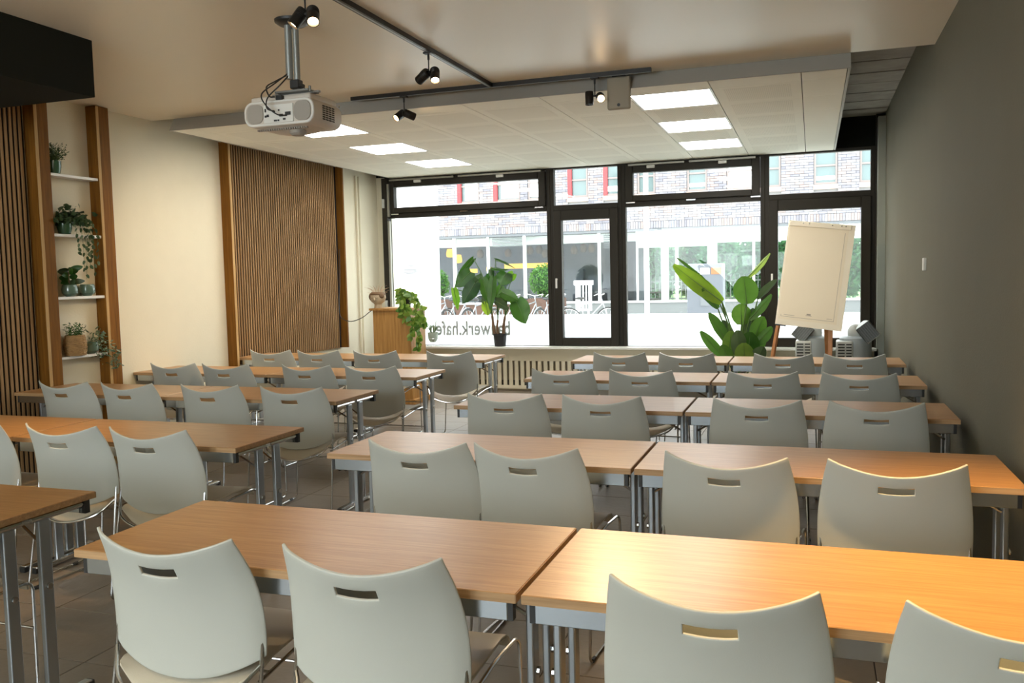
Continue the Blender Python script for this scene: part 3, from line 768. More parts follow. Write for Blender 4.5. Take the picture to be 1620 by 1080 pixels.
# ------------------------------------------------------------------ bird-of-paradise plant on the floor
O = Vector((-.76, 9.9, 0))
st = empty('bird_of_paradise_plant', O, 0, 'tall paddle-leaved plant standing on the floor beside the flipchart', 'potted plant')
MB().lathe([(.13, 0), (.15, .01), (.19, .30), (.195, .34), (.180, .34), (.17, .30), (0, .30)], 28, cap=False).build('pot', M_cool, st, smooth=True)
MB().lathe([(.175, .295), (0, .31)], 20, cap=False).build('soil', M_soil, st)
STR = [(-.946,1.176,-1.476,1.590,.165,.2,0,1),(-.958,1.182,-1.405,1.708,.085,.9,.06,0),(-.981,1.172,-1.163,1.331,.099,0,.03,0),(-.681,1.149,-.708,1.458,.237,0,0,0),(-.744,.918,-.743,1.156,.192,0,.05,2),(-.669,1.443,-.420,1.683,.075,.8,.03,2),
(-.570,1.200,-.376,1.426,.090,.7,.06,3),(-.657,.981,-.404,1.243,.100,.6,0,0),(-.932,.572,-1.184,.854,.105,.3,-.03,0),(-.892,.719,-1.079,1.066,.117,.3,.02,0),(-.875,.573,-.840,.866,.152,0,-.06,2),(-.671,.574,-.637,.854,.197,0,-.08,0),
(-.604,.761,-.509,1.021,.150,.2,-.02,0),(-.582,.715,-.404,.899,.116,.4,-.04,0),(-.756,.574,-.766,.877,.151,0,-.10,3),
(-.83,.60,-.93,.98,.13,.3,.08,3),(-.62,.60,-.52,.86,.16,.1,.05,0),(-.72,.80,-.60,1.10,.15,.2,.09,3),(-.70,.50,-.70,.74,.18,0,-.14,2),(-.86,.50,-.93,.72,.13,.2,-.12,0),(-.60,.50,-.50,.70,.14,.2,-.12,3),(-1.0,1.10,-1.30,1.46,.12,.5,.07,0)]
SM = [M_lfs, M_lf2, M_lfp, M_lfd]
for i, (bx, bz, tx, tz, W, ti, dy, mi) in enumerate(STR):
    y = 9.9+dy
    leaf_between('paddle', rel(bx, y, bz, O), rel(tx, y-.04, tz, O), W*1.22, SM[mi], st, tilt=ti*(-1)**i, seed=i+40, midrib=M_stem, bend=.18, wave=.5, fold=.3)
    dx = random.Random(i).uniform(-.06, .06)
    MB().tube(bez([(dx, random.Random(i+9).uniform(-.05, .05), .30), (dx*.4+(bx-O.x)*.5, (y-O.y)*.5, .30+(bz-.30)*.6), rel(bx, y, bz, O)], 5), [.012]*4+[.009]*6+[.006], 6).build('stalk', M_stem, st, smooth=True)

# ------------------------------------------------------------------ pothos on the lectern
O = Vector((-4.66, 9.60, 1.162))
po = empty('trailing_pothos', O, 0, 'trailing yellow-green pothos in a dark pot hanging over the lectern edge', 'potted plant')
MB().lathe([(.045, 0), (.052, .005), (.062, .12), (.066, .13), (.058, .13), (.052, .11), (0, .11)], 24, cap=False).build('pot', M_pot, po, smooth=True)
rg = random.Random(11)
vines = [[(-4.66,9.60,1.28),(-4.62,9.52,1.37),(-4.50,9.47,1.27),(-4.45,9.46,1.10),(-4.43,9.46,.95),(-4.45,9.46,.78),(-4.46,9.46,.66)],
         [(-4.66,9.60,1.28),(-4.68,9.52,1.32),(-4.60,9.44,1.22),(-4.54,9.44,1.08),(-4.51,9.44,.95),(-4.53,9.44,.82)],
         [(-4.66,9.60,1.28),(-4.55,9.52,1.34),(-4.42,9.48,1.22),(-4.37,9.47,1.05),(-4.38,9.47,.93)],
         [(-4.66,9.60,1.28),(-4.70,9.53,1.38),(-4.72,9.50,1.36)],
         [(-4.66,9.60,1.28),(-4.66,9.44,1.27),(-4.62,9.40,1.14),(-4.60,9.41,1.02)]]
for vi, V in enumerate(vines):
    P = bez([rel(*p, O) for p in V], 5)
    MB().tube(P, .0028, 5).build('vine', M_stem, po, smooth=True)
    for k in range(2, len(P), 1):
        for q in range(2 if vi < 3 and k % 2 else 1):
            b = P[k]; a = rg.uniform(-1.1, 1.1); L = rg.uniform(.06, .09)
            d = Vector((math.sin(a)+(.2 if q else -.2), rg.uniform(-.5, .1), -abs(math.cos(a))*.8+rg.uniform(-.1, .7))).normalized()
            leaf_between('heart', b+Vector((0, -.01, 0)), b+d*L+Vector((0, -.01, 0)), L*.78, M_lfp, po, tilt=rg.uniform(-.7, .7), seed=k, bend=.3)
# small pot on the sill in a wire stand
O = Vector((-4.86, 10.80, .598))
sp = empty('small_succulent', O, 0, 'little pale green pot with spiky leaves in a wire stand on the sill', 'potted plant')
MB().lathe([(.03, .05), (.045, .055), (.066, .10), (.073, .17), (.073, .185), (.066, .185), (.06, .17), (0, .17)], 24, cap=False).build('pot', M_potg, sp, smooth=True)
wr = MB()
for a in range(4):
    an = a*PI/2+.5
    wr.tube([(.07*math.cos(an), .07*math.sin(an), .10), (.085*math.cos(an), .085*math.sin(an), .003)], .002, 5)
wr.tube([(.085*math.cos(2*PI*k/20), .085*math.sin(2*PI*k/20), .003) for k in range(21)], .002, 5).tube([(.068*math.cos(2*PI*k/20), .068*math.sin(2*PI*k/20), .10) for k in range(21)], .002, 5)
wr.build('wire_stand', M_chrome, sp)
rg = random.Random(5)
for k in range(11):
    a = rg.uniform(0, 2*PI); rr2 = rg.uniform(.02, .10); hh = rg.uniform(.10, .2)
    leaf_between('lance', (math.cos(a)*.02, math.sin(a)*.02, .165), (math.cos(a)*rr2, math.sin(a)*rr2*.6, .165+hh), .014, M_lfv, sp, seed=k, bend=.05)

# ------------------------------------------------------------------ plants on the niche shelves
def pot_at(name, y, z, label, prof, m_, x=-5.64):
    e = empty(name, (x, y, z), 0, label, 'potted plant')
    MB().lathe(prof, 28, cap=False).build('pot', m_, e, smooth=True)
    return e
def leaf_cloud(parent, name, pts, L, W, m_, seed, kind='heart'):
    rg = random.Random(seed); tot = MB()
    for p in pts:
        a = rg.uniform(0, 2*PI); el = rg.uniform(-.6, 1.0)
        d = Vector((math.cos(a)*math.cos(el), math.sin(a)*math.cos(el), math.sin(el)))
        l = L*rg.uniform(.7, 1.25)
        mb = leaf_mesh(kind, l, l*W/L, .3, n=3, m=2)
        x = d.cross(Vector((.2, .3, .93))).normalized(); y = d.cross(x)
        M = Matrix((x, y, d)).transposed().to_4x4() @ Matrix.Rotation(rg.uniform(0, 6), 4, 'Z'); M.translation = Vector(p)
        xform(mb, M); n = len(tot.v); tot.v += mb.v; tot.f += [tuple(n+i for i in f) for f in mb.f]
    o = tot.build(name, m_, parent, smooth=True); o['kind'] = 'stuff'; return o
cup = [(.040, 0), (.046, .003), (.056, .05), (.058, .095), (.053, .095), (.050, .075), (0, .075)]
e = pot_at('bushy_heather', 5.40, 2.395, 'bushy grey-green sprigs in a dark green pot on the top shelf', [(r_*.92, z*1.05) for r_, z in cup], M_green, x=-5.635)
rg = random.Random(21); tw_ = MB(); pts = []
for k in range(80):
    a = rg.uniform(0, 2*PI); r_ = rg.uniform(.01, .125); h = rg.uniform(.05, .16)
    p0 = Vector((0, 0, .07)); p1 = Vector((math.cos(a)*r_*.7, math.sin(a)*r_, .08+h))
    tw_.tube([p0, (p0+p1)/2+Vector((0, 0, .012)), p1], [.0015, .0012, .0008], 4)
    for q in range(6): pts.append(p0.lerp(p1, .45+.11*q)+Vector((rg.uniform(-.006, .006), rg.uniform(-.006, .006), rg.uniform(-.006, .006))))
tw_.build('twigs', M_stem, e); leaf_cloud(e, 'foliage', pts, .020, .007, M_lfd, 4, 'lance')
e = pot_at('trailing_hearts', 5.47, 1.925, 'dark plant with round leaves trailing from the second shelf', cup, M_green, x=-5.64)
pts = []; rg = random.Random(22)
for k in range(190):
    pts.append((rg.uniform(-.03, .07), rg.gauss(.03, .085), .08+abs(rg.gauss(0, .055))))
leaf_cloud(e, 'foliage', pts, .045, .04, M_lfd, 6)
for k, (yy, dz) in enumerate(((.02, .16), (.07, .30), (.10, .36), (.14, .28), (.18, .34), (.22, .24), (.16, .18), (.12, .22))):
    P = bez([(.02, 0, .10), (.07, yy*.8, .12), (.10, yy, .02), (.10, yy+.01, -dz*.5), (.095, yy+rg.uniform(-.01, .02), -dz)], 5)
    MB().tube(P, .0012, 4).build('vine', M_stem, e)
    for q in range(5, len(P), 2):
        dd = Vector((rg.uniform(-.3, .6), rg.uniform(-.7, .7), -.8)).normalized()
        leaf_between('heart', P[q], P[q]+dd*.034, .032, M_lfv if (q+k) % 3 == 0 else M_lfd, e, seed=q, bend=.2)
rpot = [(.030, 0), (.036, .003), (.058, .025), (.062, .055), (.055, .092), (.050, .096), (.046, .09), (.055, .06), (.0, .06)]
e = pot_at('rubber_plant', 5.475, 1.43, 'small dark broad-leaved plant in a round teal pot on the third shelf', rpot, M_teal, x=-5.63)
rg = random.Random(8)
MB().tube([(0, 0, .06), (.004, -.004, .20)], [.006, .004], 6).build('stem', M_trunk, e)
for k in range(17):
    a = k*2.4; z0 = .095+k*.0075; L = rg.uniform(.075, .11)
    leaf_between('oval', (0, 0, z0), (math.cos(a)*L, math.sin(a)*L, z0+rg.uniform(-.005, .035)), .048, M_lf if k % 3 else M_lfd, e, seed=k, bend=.4)
e = pot_at('empty_teal_pot', 5.655, 1.43, 'empty round teal glazed pot beside the small broad-leaved plant', rpot, M_teal, x=-5.63); e['category'] = 'pot'
e = pot_at('basket_herb', 5.475, .955, 'feathery green plant in a woven seagrass basket on the bottom shelf', [(.062, 0), (.070, .005), (.080, .06), (.078, .12), (.070, .165), (.066, .165), (.07, .14), (0, .14)], M_basket, x=-5.605)
wv = MB()
for k in range(13):
    z = .008+k*.0125; rr2 = .068+.0135*math.sin(PI*min(1, z/.16*.9+.08))
    wv.tube([((rr2+.002*math.sin(q*9+k*2))*math.cos(2*PI*q/36), (rr2+.002*math.sin(q*9+k*2))*math.sin(2*PI*q/36), z+.0022*math.sin(q*4.5+k)) for q in range(37)], .0062, 6)
wv.build('woven_strands', M_basket, e, smooth=True)
pts = []; tw_ = MB(); rg = random.Random(31)
for k in range(60):
    a = rg.uniform(0, 2*PI); r_ = rg.uniform(.02, .10); h = rg.uniform(.03, .10)
    p0 = Vector((math.cos(a)*.03, math.sin(a)*.03, .15)); p1 = Vector((math.cos(a)*r_*.7, math.sin(a)*r_, .16+h))
    for q in range(5): pts.append(p0.lerp(p1, .3+.17*q))
leaf_cloud(e, 'foliage', pts, .026, .006, M_lf, 9, 'lance')
e = pot_at('variegated_ivy', 5.655, .955, 'variegated trailing plant in a dark teal pot beside the woven basket', rpot, M_teal, x=-5.625)
pts = []; rg = random.Random(41)
for k in range(170):
    t = rg.random()
    pts.append((rg.uniform(-.02, .07)+.03*t, rg.gauss(.0, .045)+.12*t, .13-.02*t+rg.gauss(0, .03)-(.22*max(0, t-.35))))
for k in range(60): pts.append((.085+rg.uniform(-.02, .02), .17+rg.gauss(0, .022), .05-rg.uniform(0, .19)))
leaf_cloud(e, 'foliage', pts, .036, .013, M_lfv, 10, 'oval')

# ------------------------------------------------------------------ flipchart
O = Vector((-.04, 9.62, 0))
fc = empty('flipchart_easel', O, 0, 'wooden easel flipchart with a cream paper pad near the right window', 'flipchart')
tl = R(-9)
def bp(x, z, y=0):     # board plane: leans back, rolled a little
    v = Vector((x, 0, z)); v = Matrix.Rotation(R(7.2), 3, 'Y') @ v
    return Vector((v.x, y+.13*(v.z-.55)/1.1, v.z+.91))
def board(mb, x0, x1, z0, z1, ya, yb):
    n = len(mb.v); P = [(x0, z0), (x1, z0), (x1, z1), (x0, z1)]
    mb.v += [tuple(bp(x, z, ya)) for x, z in P]+[tuple(bp(x, z, yb)) for x, z in P]
    mb.f += [tuple(n+i for i in q) for q in ((0,1,2,3),(7,6,5,4),(0,4,5,1),(1,5,6,2),(2,6,7,3),(3,7,4,0))]
    return mb
board(MB(), -.335, .325, 0, 1.09, -.006, .014).build('board', M_board, fc, bevel=.002)
board(MB(), -.315, .265, .06, 1.045, -.0095, -.0065).build('paper_pad', M_paper, fc)
board(MB(), -.325, .285, 1.035, 1.085, -.022, -.006).build('clamp_bar', M_board, fc, bevel=.004)
pr = MB()
for (a, b_, c_, d) in ((-.29, .235, .088, .091), (.232, .235, .088, 1.0), (-.29, -.287, .088, .11)): board(pr, a, b_, c_, d, -.0103, -.0096)
for i in range(9): board(pr, -.26+i*.012, -.252+i*.012, .105, .110, -.0103, -.0096)
for i in range(5): board(pr, .165+i*.011, .172+i*.011, .108, .113, -.0103, -.0096)
board(pr, -.045, .015, .118, .122, -.0103, -.0096); board(pr, -.035, .005, .126, .140, -.0103, -.0096)
pr.build('printed_marks', mat('print_grey', (.32, .28, .22), .8), fc)
sc_ = MB()
for xx in (-.19, -.13, .10, .19, .23):
    p = bp(xx, 1.07, -.024); sc_.tube([p, p+Vector((0, -.008, 0))], .006, 8)
sc_.build('clamp_knobs', M_chrome, fc)
board(MB(), -.335, -.225, -.012, 0, -.035, .01).build('pen_tray', M_blk, fc)
for (a, b_) in (((-.30, .03, .95), (-.46, -.12, 0)), ((.22, .03, .95), (.20, -.14, 0)), ((.16, .10, 1.3), (.22, .50, 0))):
    a = Vector(a); b_ = Vector(b_); d = (b_-a); L = d.length
    M = d.to_track_quat('Z', 'Y').to_matrix().to_4x4(); M.translation = a
    MB().box(-.022, .022, -.014, .014, 0, L-.012, M).build('leg', M_easel, fc, bevel=.003)

# ------------------------------------------------------------------ air coolers
def cooler(x, y, rz, flip, label):
    e = empty('air_cooler', (x, y, 0), rz, label, 'air cooler', 'grey air coolers under the right window')
    MB().lathe([(.155, .02), (.17, .04), (.17, .70), (.165, .745), (.14, .765), (.0, .77)], 32, cap=False).build('body', M_cool, e, smooth=True)
    MB().box(-.20, -.03, -.19, .1, .03, .72).build('side_housing', M_cooll, e, bevel=.02, seg=3)
    v = MB()
    for k in range(9):
        z = .42+k*.032; v.box(-.185, -.115, -.194, -.188, z, z+.014).box(-.10, -.045, -.194, -.188, z, z+.014)
    v.build('vents', M_blk, e)
    s = -1 if flip else 1
    MB().ell((0, 0, .80), (.085, .085, .10), 20, 10).build('neck', M_cooll, e, smooth=True)
    M = Matrix.Translation((s*.10, -.10, .845)) @ Matrix.Rotation(s*R(-38), 4, 'Y') @ Matrix.Rotation(R(20), 4, 'X')
    h = MB()
    ring = []
    for (yy, hw_, hh) in ((.12, .045, .045), (.06, .07, .055), (0, .075, .065), (-.08, .082, .105), (-.10, .084, .108)):
        n = len(h.v); h.v += [tuple(M @ Vector(p)) for p in ((-hw_, yy, -hh*1.0), (hw_, yy, -hh), (hw_, yy, hh), (-hw_, yy, hh))]; ring.append(n)
    for a_, b_ in zip(ring, ring[1:]):
        for k in range(4): h.f.append((a_+k, a_+(k+1) % 4, b_+(k+1) % 4, b_+k))
    h.f.append(tuple(ring[0]+k for k in range(4)))
    n_ = h.build('nozzle', M_cooll, e, bevel=.006, smooth=True)
    MB().box(-.074, .074, -.098, -.092, -.098, .098, M).build('grille', M_mesh, n_)
    fr = MB()
    for k in range(7): fr.box(-.074+k*.0236, -.071+k*.0236, -.102, -.098, -.098, .098, M)
    fr.build('grille_bars', M_cool, n_)
cooler(.02, 10.42, 0, True, 'grey air cooler half hidden behind the flipchart legs')
cooler(.45, 10.38, 0, False, 'grey air cooler in the corner right of the flipchart')

# ------------------------------------------------------------------ wall device
o = MB().box(XR-.022, XR, 6.89, 6.95, 1.485, 1.575).build('wall_switch', M_white, bevel=.004, seg=2); tag(o, 'small white control box on the dark right wall', 'switch')

# ------------------------------------------------------------------ track lights
tr = empty('lighting_track', (-2.35, 6.44, ZC), 0, 'black T-shaped lighting track on the ceiling carrying the spotlights', 'track')
def rail(mb, x0, x1, y0, y1):
    mb.box(x0, x1, y0, y1, -.032, 0)
MB().box(-.018, .018, -8.2, 0, -.030, 0).build('rail', M_lampblk, tr); MB().box(-1.21, 1.24, -.018, .018, -.030, 0).build('rail', M_lampblk, tr)
MB().box(-.006, .006, -8.2, -.02, -.0315, -.0295).box(-1.21, 1.24, -.006, .006, -.0315, -.0295).build('contact_strip', M_cool, tr)
def spots(x, y, t1, t2, lit, label, power=(0, 0)):
    e = empty('spotlight_pair', (x, y, ZC-.03), 0, label, 'spotlight', 'black twin spotlights on the track')
    MB().box(-.03, .03, -.02, .02, -.012, 0).tube([(0, 0, -.012), (0, 0, -.05)], .008, 8).build('adapter', M_blk, e, bevel=.002)
    MB().tube([(0, 0, -.05), (0, 0, -.135)], .0045, 8).tube([(-.02, 0, -.135), (.02, 0, -.135)], .007, 8).build('stem', M_blk, e, smooth=True)
    for k, (tg, s) in enumerate(((t1, -1), (t2, 1))):
        c = Vector((s*.042, 0, -.150)); d = (Vector(tg)-(Vector((x, y, ZC-.03))+c)).normalized()
        M = d.to_track_quat('Z', 'Y').to_matrix().to_4x4(); M.translation = c
        body = MB().lathe([(.010, -.052), (.028, -.050), (.031, -.045), (.031, .048), (.027, .048), (.024, .036), (0, .036)], 24, cap=False)
        for q in range(4): body.lathe([(.031, -.036+q*.008), (.0325, -.034+q*.008), (.031, -.032+q*.008)], 24, cap=False)
        h = xform(body, M).build('lamp_head', M_lampblk, e, smooth=True)
        on = lit[k]
        xform(MB().lathe([(.024, .038), (.012, .041), (0, .042)], 20, cap=False), M).build('lens', M_lampglow if on else M_blk, h)
        if power[k]:
            wpos = Vector((x, y, ZC-.03))+c+d*.055
            spot_light('spot_beam', wpos, Vector(tg), power[k], (1.0, .74, .44), angle=50, blend=.85, radius=.02)
spots(-2.38, 3.87, (-3.7, 3.0, .74), (-1.2, 2.0, .0), (1, 1), 'twin black spotlight above the projector at the top picture edge', (50, 30))
spots(-2.35, 5.28, (-5.69, 6.9, 1.2), (-1.5, 3.6, 0), (1, 1), 'twin black spotlight on the long rail right of the projector', (110, 30))
spots(-3.09, 6.44, (-4.5, 3.9, .8), (-.15, 9.6, 1.35), (1, 1), 'twin black spotlight under the left end of the cross rail', (60, 90))
spots(-1.53, 6.44, (-1.56, 6.4, 0), (.1, 1.6, .74), (0, 1), 'twin black spotlight blazing at the camera near the hanging box', (0, 120))
# unseen lamps without fixtures: room fill, plus two inferred from warm pools
spot_light('unseen_spot', (-2.4, 1.6, 2.82), (-5.69, 6.0, 1.3), 36, (1.0, .80, .52), 60, .9)  # added fill towards the left wall
spot_light('unseen_spot', (-3.75, 2.95, 2.86), (-4.0, 3.30, .74), 70, (1.0, .60, .26), 42, .8)
spot_light('unseen_spot', (.12, 2.62, 2.86), (.62, 2.42, .74), 330, (1.0, .62, .24), 80, 1.0, .05)
spot_light('unseen_spot', (-2.0, .4, 2.82), (-1.0, 3.5, 0), 30, (1.0, .72, .42), 80, .9)  # added fill over the middle rows

# hanging grey box (loudspeaker) behind the spotlight
o = empty('hanging_speaker', (-1.36, 6.495, 2.855), 0, 'grey rounded box hanging from the ceiling beside the bright spotlight', 'speaker')
MB().box(-.088, .088, -.018, .02, -.13, .11).build('housing', mat('speaker_grey', (.33, .29, .22), .6), o, bevel=.017, seg=4, smooth=True)
MB().tube([(.0, -.021, -.098), (0, -.017, -.098)], .012, 12).build('badge', M_blk, o)
MB().box(-.05, .05, -.01, .015, .11, .139).build('bracket', M_blk, o)

# ------------------------------------------------------------------ projector
O = Vector((-2.92, 4.42, 2.50))
pj = empty('projector', O, 0, 'white ceiling projector with two oval grilles hanging below a black disc', 'projector')
def rrect(w_, h_, r_, n=5):
    out = []
    for cx, cy, a0 in ((w_/2-r_, h_/2-r_, 0), (-w_/2+r_, h_/2-r_, PI/2), (-w_/2+r_, -h_/2+r_, PI), (w_/2-r_, -h_/2+r_, 1.5*PI)):
        for k in range(n+1): out.append((cx+r_*math.cos(a0+k*PI/2/n), cy+r_*math.sin(a0+k*PI/2/n)))
    return out
MB().prism([(x, z-.015) for x, z in rrect(.47, .148, .058)], 0, .31, 'y').build('lower_shell', M_proj, pj, bevel=.006, seg=2, smooth=True)
MB().box(-.20, .205, .015, .31, .045, .088).build('upper_shell', M_proj, pj, bevel=.016, seg=3, smooth=True)
bl = MB(); n = 14
for j in range(9):
    for i in range(n+1):
        u = -1+2*i/n; v_ = j/8
        bl.v.append((u*.20, .02+v_*.28, -.078-.045*math.cos(u*PI/2)**.8*math.sin(PI*(.1+.8*v_))))
for j in range(8):
    for i in range(n): a = j*(n+1)+i; bl.f.append((a, a+1, a+n+2, a+n+1))
bl.build('belly', M_proj, pj, smooth=True)
bv = MB()
for k in range(22): bv.box(-.17+k*.0155, -.163+k*.0155, .03, .05, -.108, -.098)
bv.build('belly_vents', M_projg, pj)
MB().lathe([(.0, -.140), (.035, -.137), (.048, -.125), (.05, -.08)], 20, (.06, .10, 0), cap=False).build('foot_dome', M_projg, pj, smooth=True)
ring = MB(); outer = [(x, z-.015) for x, z in rrect(.462, .138, .054)]; inner = [(x, z-.015) for x, z in rrect(.442, .119, .046)]
n = len(ring.v); k_ = len(outer)
ring.v += [(x, -.004, z) for x, z in outer]+[(x, -.004, z) for x, z in inner]
for i in range(k_): ring.f.append((n+i, n+(i+1) % k_, n+k_+(i+1) % k_, n+k_+i))
ring.build('rear_bezel', M_white, pj)
for s in (-1, 1):
    MB().prism([(x+s*.158, z-.015) for x, z in rrect(.108, .110, .038)], -.006, 0, 'y').build('speaker_grille', M_projg, pj)
MB().box(-.098, .098, -.0065, 0, -.072, .030).build('connector_panel', M_white, pj)
cn = MB()
for (x, z, a, b_) in ((-.085, .015, .008, .016), (-.07, -.01, .012, .012), (-.02, -.034, .016, .008), (.0, -.034, .01, .008), (.04, -.03, .014, .008), (.065, -.006, .03, .016), (.02, -.012, .02, .012), (-.085, -.012, .01, .01), (-.03, .01, .008, .008), (.005, .012, .008, .008)):
    z = z*1.25-.018; cn.box(x-a*.6, x+a*.6, -.009, -.006, z-b_*.6, z+b_*.6)
cn.build('sockets', M_blk, pj)
MB().box(-.01, .03, -.012, .015, .055, .080).build('rear_sensor', M_blk, pj)
sv = MB()
for i in range(4):
    for k in range(7): sv.box(.2345, .2375, .09+i*.035, .115+i*.035, -.058+k*.0125, -.051+k*.0125)
sv.build('side_vents', M_dark, pj)
lr = MB()
for k in range(5): lr.ell((.225-.01*k, .30, .05-.022*k), (.008, .012, .006), 8, 6)
lr.build('lens_ring', M_chrome, pj)
mt = empty('projector_mount', (-2.815, 4.43, ZC), 0, 'grey twin-tube ceiling mount with a black disc holding the projector', 'mount')
MB().lathe([(.0, -.03), (.075, -.028), (.096, -.014), (.098, 0)], 32, cap=False).build('ceiling_disc', M_blk, mt, smooth=True)
MB().tube([(-.022, -.01, -.02), (-.022, -.01, -.33)], .021, 16).tube([(.018, .005, -.02), (.018, .005, -.36)], .018, 16).build('pole', mat('mount_grey', (.35, .37, .36), .4, metal=.6), mt, smooth=True)
MB().box(-.02, .04, -.02, .03, -.385, -.335).box(.0, .06, -.015, .02, -.38, -.36).build('clamp', M_blk, mt, bevel=.005)
MB().box(-.12, .10, -.02, .10, -.402, -.392).box(-.17, .14, .03, .05, -.407, -.397).tube([(.10, 0, -.405), (.10, 0, -.375)], .008, 8).tube([(-.15, .04, -.405), (-.15, .04, -.385)], .006, 8).build('bracket', mat('bracket_grey', (.25, .25, .24), .4, metal=.7), mt)
cb = [[(-2.84, 4.41, 2.69), (-2.90, 4.37, 2.65), (-2.955, 4.36, 2.62), (-2.945, 4.37, 2.57), (-2.93, 4.40, 2.57)],
      [(-2.835, 4.41, 2.70), (-2.89, 4.36, 2.64), (-2.975, 4.34, 2.58), (-2.96, 4.35, 2.52), (-2.90, 4.37, 2.465), (-2.86, 4.41, 2.463)],
      [(-2.83, 4.41, 2.69), (-2.87, 4.36, 2.62), (-2.95, 4.36, 2.56), (-2.965, 4.37, 2.505), (-2.94, 4.41, 2.49)],
      [(-2.80, 4.43, 2.63), (-2.76, 4.41, 2.62), (-2.74, 4.43, 2.60)]]
m_ = MB()
for P in cb: m_.tube(bez(P, 8), .0042, 6)
tag(m_.build('projector_cables', M_blk, smooth=True), 'black looping cables from the mount into the projector sockets', 'cables')

# ------------------------------------------------------------------ outside
struct('street', MB().box(-40, 20, 11.25, 31.9, -.15, -.02), M_street)
struct('lawn', MB().box(-45, 25, 31.9, 80, -.16, -.0), M_lawn)
o = empty('white_wall_pier', (-6.9, 13, 0), 0, 'bright white rendered wall pier outside the left window', 'wall')
MB().box(-1.6, 1.075, 0, .3, -.02, 6).build('pier', M_ext, o)
pq = MB().box(.52, .87, -.015, -.001, 1.50, 1.755).build('plaque', M_plq, o)
tx = MB()
for (z, n_, x0) in ((1.715, 5, .655), (1.655, 12, .575), (1.635, 13, .57), (1.615, 13, .57), (1.595, 9, .60), (1.545, 4, .67)):
    for i in range(n_): tx.box(x0+i*.019, x0+i*.019+.014, -.017, -.0155, z, z+.008)
tx.build('plaque_lines', M_plt, pq)

F = 26.0
bb = empty('brick_building', (0, F, 0), 0, 'mixed grey and pink brick building across the street with glazed ground floor', 'building')
WIN = [(-10.70, -9.98, 1), (-9.48, -8.62, 1), (-8.35, -7.75, 0), (-7.06, -6.45, 1), (-5.95, -5.32, 1), (-4.93, -4.41, 0), (-3.47, -2.90, 0), (-2.34, -1.55, 0), (-1.40, -.86, 0), (.03, .64, 0), (1.22, 1.9, 0), (2.6, 3.2, 0)]
WZ0, WZ1 = 3.87, 5.3
MB().box(-16, 6, .06, .35, 2.84, WZ0).box(-16, 6, .06, .35, WZ1, 7.5).build('upper_wall', M_mortar, bb)
edges = [-16]+[v for a, b_, c_ in WIN for v in (a, b_)]+[6]
pw = MB()
for k in range(0, len(edges), 2): pw.box(edges[k], edges[k+1], .06, .35, WZ0, WZ1)
pw.build('piers', M_mortar, bb)
BL, BH, BP = .238, .068, .008
full = MB().box(0, BL, 0, .055, 0, BH).mesh('brick', bevel=.004); full.materials.append(M_bk)
sold = MB().box(0, .068, 0, .055, 0, .20).mesh('brick', bevel=.004); sold.materials.append(M_bk)
cells = []
z = 2.845; x = -12.9
while x < 3.4:
    cells.append((x, z, 1, .068)); x += .076
row = 0; z = 3.055
while z < 5.35:
    x = -12.9 - (row % 2)*.123
    while x < 3.4:
        segs = [(x, x+BL)]
        if z+BH > WZ0-.14 and z < WZ1:
            for a, b_, c_ in WIN:
                ns = []
                for (p, q) in segs:
                    if q <= a-.015 or p >= b_+.015: ns.append((p, q)); continue
                    if p < a-.03: ns.append((p, a-.015))
                    if q > b_+.03: ns.append((b_+.015, q))
                segs = ns
        for (p, q) in segs: cells.append((p, z, 0, q-p))
        x += BL+BP
    z += BH+BP; row += 1
rgb = random.Random(2)
def bkey(c): return (abs(c[0]-.2)) if (3.2 < c[1] < 4.75 and c[0] > -3.6) else 99+abs(c[0])
cells.sort(key=bkey)
far = MB()
nb = 0
for k, (x, z, s, bl_) in enumerate(cells):
    dy = rgb.uniform(-.006, .006)
    if nb < 300 and not s and abs(bl_-BL) < .001:
        nb += 1
        o = link('brick', full, None, bb); o.location = (x, dy, z)
    else:
        far.box(x, x+bl_, dy, .058, z, z+(.20 if s else BH))
o = far.build('brickwork', M_bks, bb); o['kind'] = 'stuff'
for i, (a, b_, red) in enumerate(WIN):
    f = MB(); frame_rect(f, a, b_, WZ0, WZ1, .05, .035, .12); f.box(a+.05, b_-.05, .05, .12, 4.36, 4.41)
    wo = f.build('window', M_red if red and False else M_wframe, bb)
    if red: MB().box(a-.01, a+.11, .0, .10, WZ0-.02, WZ1).build('red_jamb', M_red, wo)
    MB().box(a+.05, b_-.05, .10, .11, WZ0+.05, 4.36).box(a+.05, b_-.05, .10, .11, 4.41, WZ1-.05).build('pane', M_farpane, wo)
    if i in (0, 1, 2, 7): MB().box(a+(.22 if red else .05), b_-.05, .085, .098, WZ0+.08, WZ1-.06).build('blind', M_curtain, wo)
    elif i in (4, 6, 9): MB().box(a+.06, b_-.06, .085, .098, WZ0+.12, 4.1+.05*(i % 3)).build('blind', M_curtain, wo)
    MB().box(a-.02, b_+.02, -.03, .06, WZ0-.14, WZ0-.01).build('sill', M_lintel, wo)
